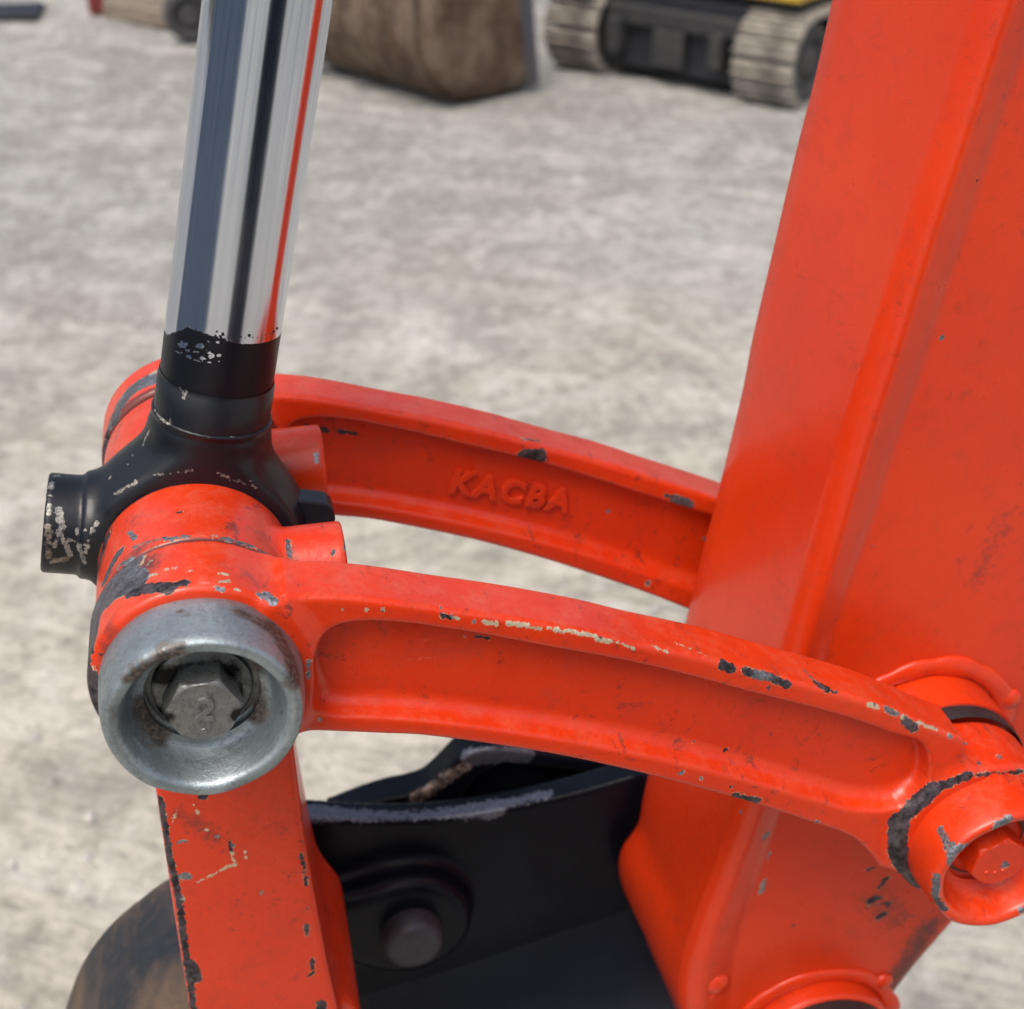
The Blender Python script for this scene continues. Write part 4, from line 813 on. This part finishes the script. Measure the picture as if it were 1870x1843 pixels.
for i in range(ns - 1):
    for k in range(n - 1): F_.append((i * n + k, i * n + k + 1, (i + 1) * n + k + 1, (i + 1) * n + k))
o_ = ns * n
for k in range(n - 1): F_ += [(k, o_ + k, o_ + k + 1, k + 1), ((ns - 1) * n + k, (ns - 1) * n + k + 1, o_ + n + k + 1, o_ + n + k), (o_ + k, o_ + n + k, o_ + n + k + 1, o_ + k + 1)]
build('curved_shell', V, F_, RUST, rb_, sharp=60)
side = [(p[0], p[1]) for p in inn] + [(0.34, 0.92), (0.41, 0.5)]
for a_ in (0.004, WB - 0.034):
    m_ = len(side); V = [bw(p[0], a_, p[1]) for p in side] + [bw(p[0], a_ + 0.03, p[1]) for p in side]
    build('side_plate', V, [tuple(range(m_)), tuple(range(2 * m_ - 1, m_ - 1, -1))] + [(i, i + m_, (i + 1) % m_ + m_, (i + 1) % m_) for i in range(m_)], RUST, rb_, smooth=False)
st = [(0.43, 0.03), (0.49, 0.05), (0.44, 0.5), (0.36, 0.92), (0.30, 0.92), (0.38, 0.5)]; m_ = len(st)
V = [bw(p[0], -0.02, p[1]) for p in st] + [bw(p[0], 0.03, p[1]) for p in st]
build('side_cutter', V, [tuple(range(m_)), tuple(range(2 * m_ - 1, m_ - 1, -1))] + [(i, i + m_, (i + 1) % m_ + m_, (i + 1) % m_) for i in range(m_)], WORN, rb_, smooth=False)
for q in range(6):
    a_ = 0.06 + q * 0.19; pr = prof[8:44]; nn = len(pr); V = []; F_ = []
    outp = pr + (pr - np.array([0.3, 0.5])) / np.linalg.norm(pr - np.array([0.3, 0.5]), axis=1)[:, None] * 0.007
    for aa in (a_, a_ + 0.07):
        V += [bw(p[0], aa, p[1]) for p in pr] + [bw(p[0], aa, p[1]) for p in outp]
    for k in range(nn - 1): F_ += [(nn + k, nn + k + 1, 3 * nn + k + 1, 3 * nn + k), (k, nn + k, nn + k + 1, k + 1), (2 * nn + k, 2 * nn + k + 1, 3 * nn + k + 1, 3 * nn + k)]
    build('wear_strip', V, F_, RUST, rb_, sharp=40)

# ------------------------------------------------------------------ background clutter, top left
WOOD = simple('weathered_timber', (0.16, 0.125, 0.095), (0.26, 0.22, 0.17), 12, 0.85, stretch=(0.3, 1, 3), bd=0.004)
def gbox(name, p0, p1, w, h_, mat, z0=0.0, parent=None, bv=0.006):
    d = p1 - p0; d[2] = 0; L = np.linalg.norm(d); d /= L; nrm = np.array([-d[1], d[0], 0]); V, F_ = box((0, 0, z0), (L, w, z0 + h_))
    Vw = np.array([np.array([p0[0], p0[1], 0]) + d * v[0] + nrm * v[1] + np.array([0, 0, v[2]]) for v in V])
    o = build(name, Vw, F_, mat, parent, smooth=False, at=None if parent else (p0[0], p0[1], 0)); bevel(o, bv); return o
p0, p1 = G(190, 33), G(322, 56)
tag(gbox('timber_plank', p0, p1, 0.12, 0.09, WOOD), 'long weathered timber beam, lowest of the stack at far left', 'timber', 'stacked timber beams')
tag(gbox('timber_plank', p0 + np.array([0.03, 0.18, 0]), p1 + np.array([0.0, 0.2, 0]), 0.12, 0.17, simple('pale_timber', (0.34, 0.30, 0.25), (0.22, 0.18, 0.14), 10, 0.85)), 'paler timber beam lying behind the lowest beam at the far left', 'timber', 'stacked timber beams')
q0 = G(166, 26)
tag(gbox('red_post', q0, q0 + np.array([0.09, 0.02, 0]), 0.08, 0.5, simple('faded_red_paint', (0.22, 0.03, 0.03), (0.16, 0.025, 0.03), 10, 0.6)), 'short dark red post standing at the left end of the timbers', 'post')
p2, p3 = G(200, 20), G(330, 22)
tag(gbox('timber_plank', p2, p3, 0.15, 0.26, WOOD), 'dark brown timber beam, rearmost of the stack at far left', 'timber', 'stacked timber beams')
q0 = G(-60, 42)
tag(gbox('steel_plate', q0, G(68, 38), 0.35, 0.035, DARK), 'flat dark steel plate lying on the dirt in the top left corner', 'steel plate')
wh = G(352, 78); wl = empty('trailer_wheel', wh, 'dark tyre under a small yellow machine frame behind the top of the rod', 'wheel')
V, Q = lathe([(0.0001, 0.0), (0.05, 0.0), (0.06, 0.02), (0.08, 0.02), (0.095, -0.005), (0.125, 0.0), (0.138, 0.02), (0.140, 0.05), (0.138, 0.09), (0.125, 0.11), (0.0001, 0.11)], (0, 0), 40)
V = V + np.array([wh[0], wh[1], 0.14]); build('tyre', V, Q, simple('dusty_tyre', (0.035, 0.036, 0.042), (0.07, 0.068, 0.068), 30, 0.8), wl, sharp=35)
V, F_ = box((wh[0] - 0.05, wh[1] - 0.02, 0.26), (wh[0] + 0.35, wh[1] + 0.13, 0.52)); bevel(build('yellow_frame', V, F_, YEL, wl, smooth=False), 0.02)

# ------------------------------------------------------------------ unseen locker added behind the viewpoint to give the rod its dark mirrored stripe
lk = empty('added_locker', (0.40, -1.75, 0), 'tall dark blue locker added unseen behind the viewpoint to be mirrored in the rod', 'locker')
NAVY = simple('dark_blue_locker_paint', (0.010, 0.014, 0.032), (0.018, 0.022, 0.040), 6, 0.5)
def lbox(name, lo, hi, mat, parent=None, bv=0.006):
    V, F_ = box(lo, hi); V = V + np.array([0.40, -1.75, 0]); return bevel(build(name, V, F_, mat, parent or lk, smooth=False), bv)
lbox('body', (-0.45, -0.25, 0.06), (0.45, 0.22, 2.15), NAVY)
for x0, x1, hx in ((-0.435, -0.004, -0.05), (0.004, 0.435, 0.05)):
    dd = lbox('door', (x0, 0.223, 0.09), (x1, 0.245, 2.12), NAVY); lbox('handle', (hx - 0.012, 0.247, 1.0), (hx + 0.012, 0.275, 1.14), DIRTDK, dd)
for x in (-0.42, 0.36):
    for y in (-0.22, 0.16): lbox('leg', (x, y, 0.0), (x + 0.05, y + 0.05, 0.058), DARK)

# ------------------------------------------------------------------ unseen blue-grey container added at the left for the rod to mirror
ct = empty('added_container', (-4.3, -1.6, 0), 'blue grey corrugated container added unseen left of the digger to be mirrored in the rod', 'container')
CPT = simple('blue_grey_container_paint', (0.20, 0.26, 0.34), (0.33, 0.37, 0.41), 5, 0.5, stretch=(1, 3, 0.3))
prof_c = []; yy = -4.6
while yy < 1.35:
    prof_c += [(yy, 0.0), (yy + 0.07, 0.0), (yy + 0.14, -0.036), (yy + 0.21, -0.036)]; yy += 0.28
V = [(-4.3 + d, y, z) for z in (0.16, 2.42) for y, d in prof_c]; n = len(prof_c)
build('corrugated_side', V, [(k, k + 1, n + k + 1, n + k) for k in range(n - 1)], CPT, ct, smooth=False)
for nm, lo, hi in (('bottom_rail', (-4.36, -4.62, 0.02), (-4.28, 1.42, 0.16)), ('top_rail', (-4.36, -4.62, 2.42), (-4.28, 1.42, 2.52)), ('corner_post', (-4.42, 1.38, 0.02), (-4.275, 1.50, 2.52)), ('corner_post', (-4.42, -4.74, 0.02), (-4.275, -4.62, 2.52)),
                   ('roof', (-6.70, -4.70, 2.50), (-4.36, 1.46, 2.54)), ('end_wall', (-6.70, 1.40, 0.05), (-4.42, 1.44, 2.5)), ('far_side', (-6.74, -4.70, 0.05), (-6.70, 1.46, 2.5)), ('floor', (-6.70, -4.70, 0.05), (-4.36, 1.40, 0.15)), ('door_end', (-6.70, -4.72, 0.15), (-4.42, -4.68, 2.5))):
    V, F_ = box(lo, hi); bevel(build(nm, V, F_, CPT, ct, smooth=False), 0.008)
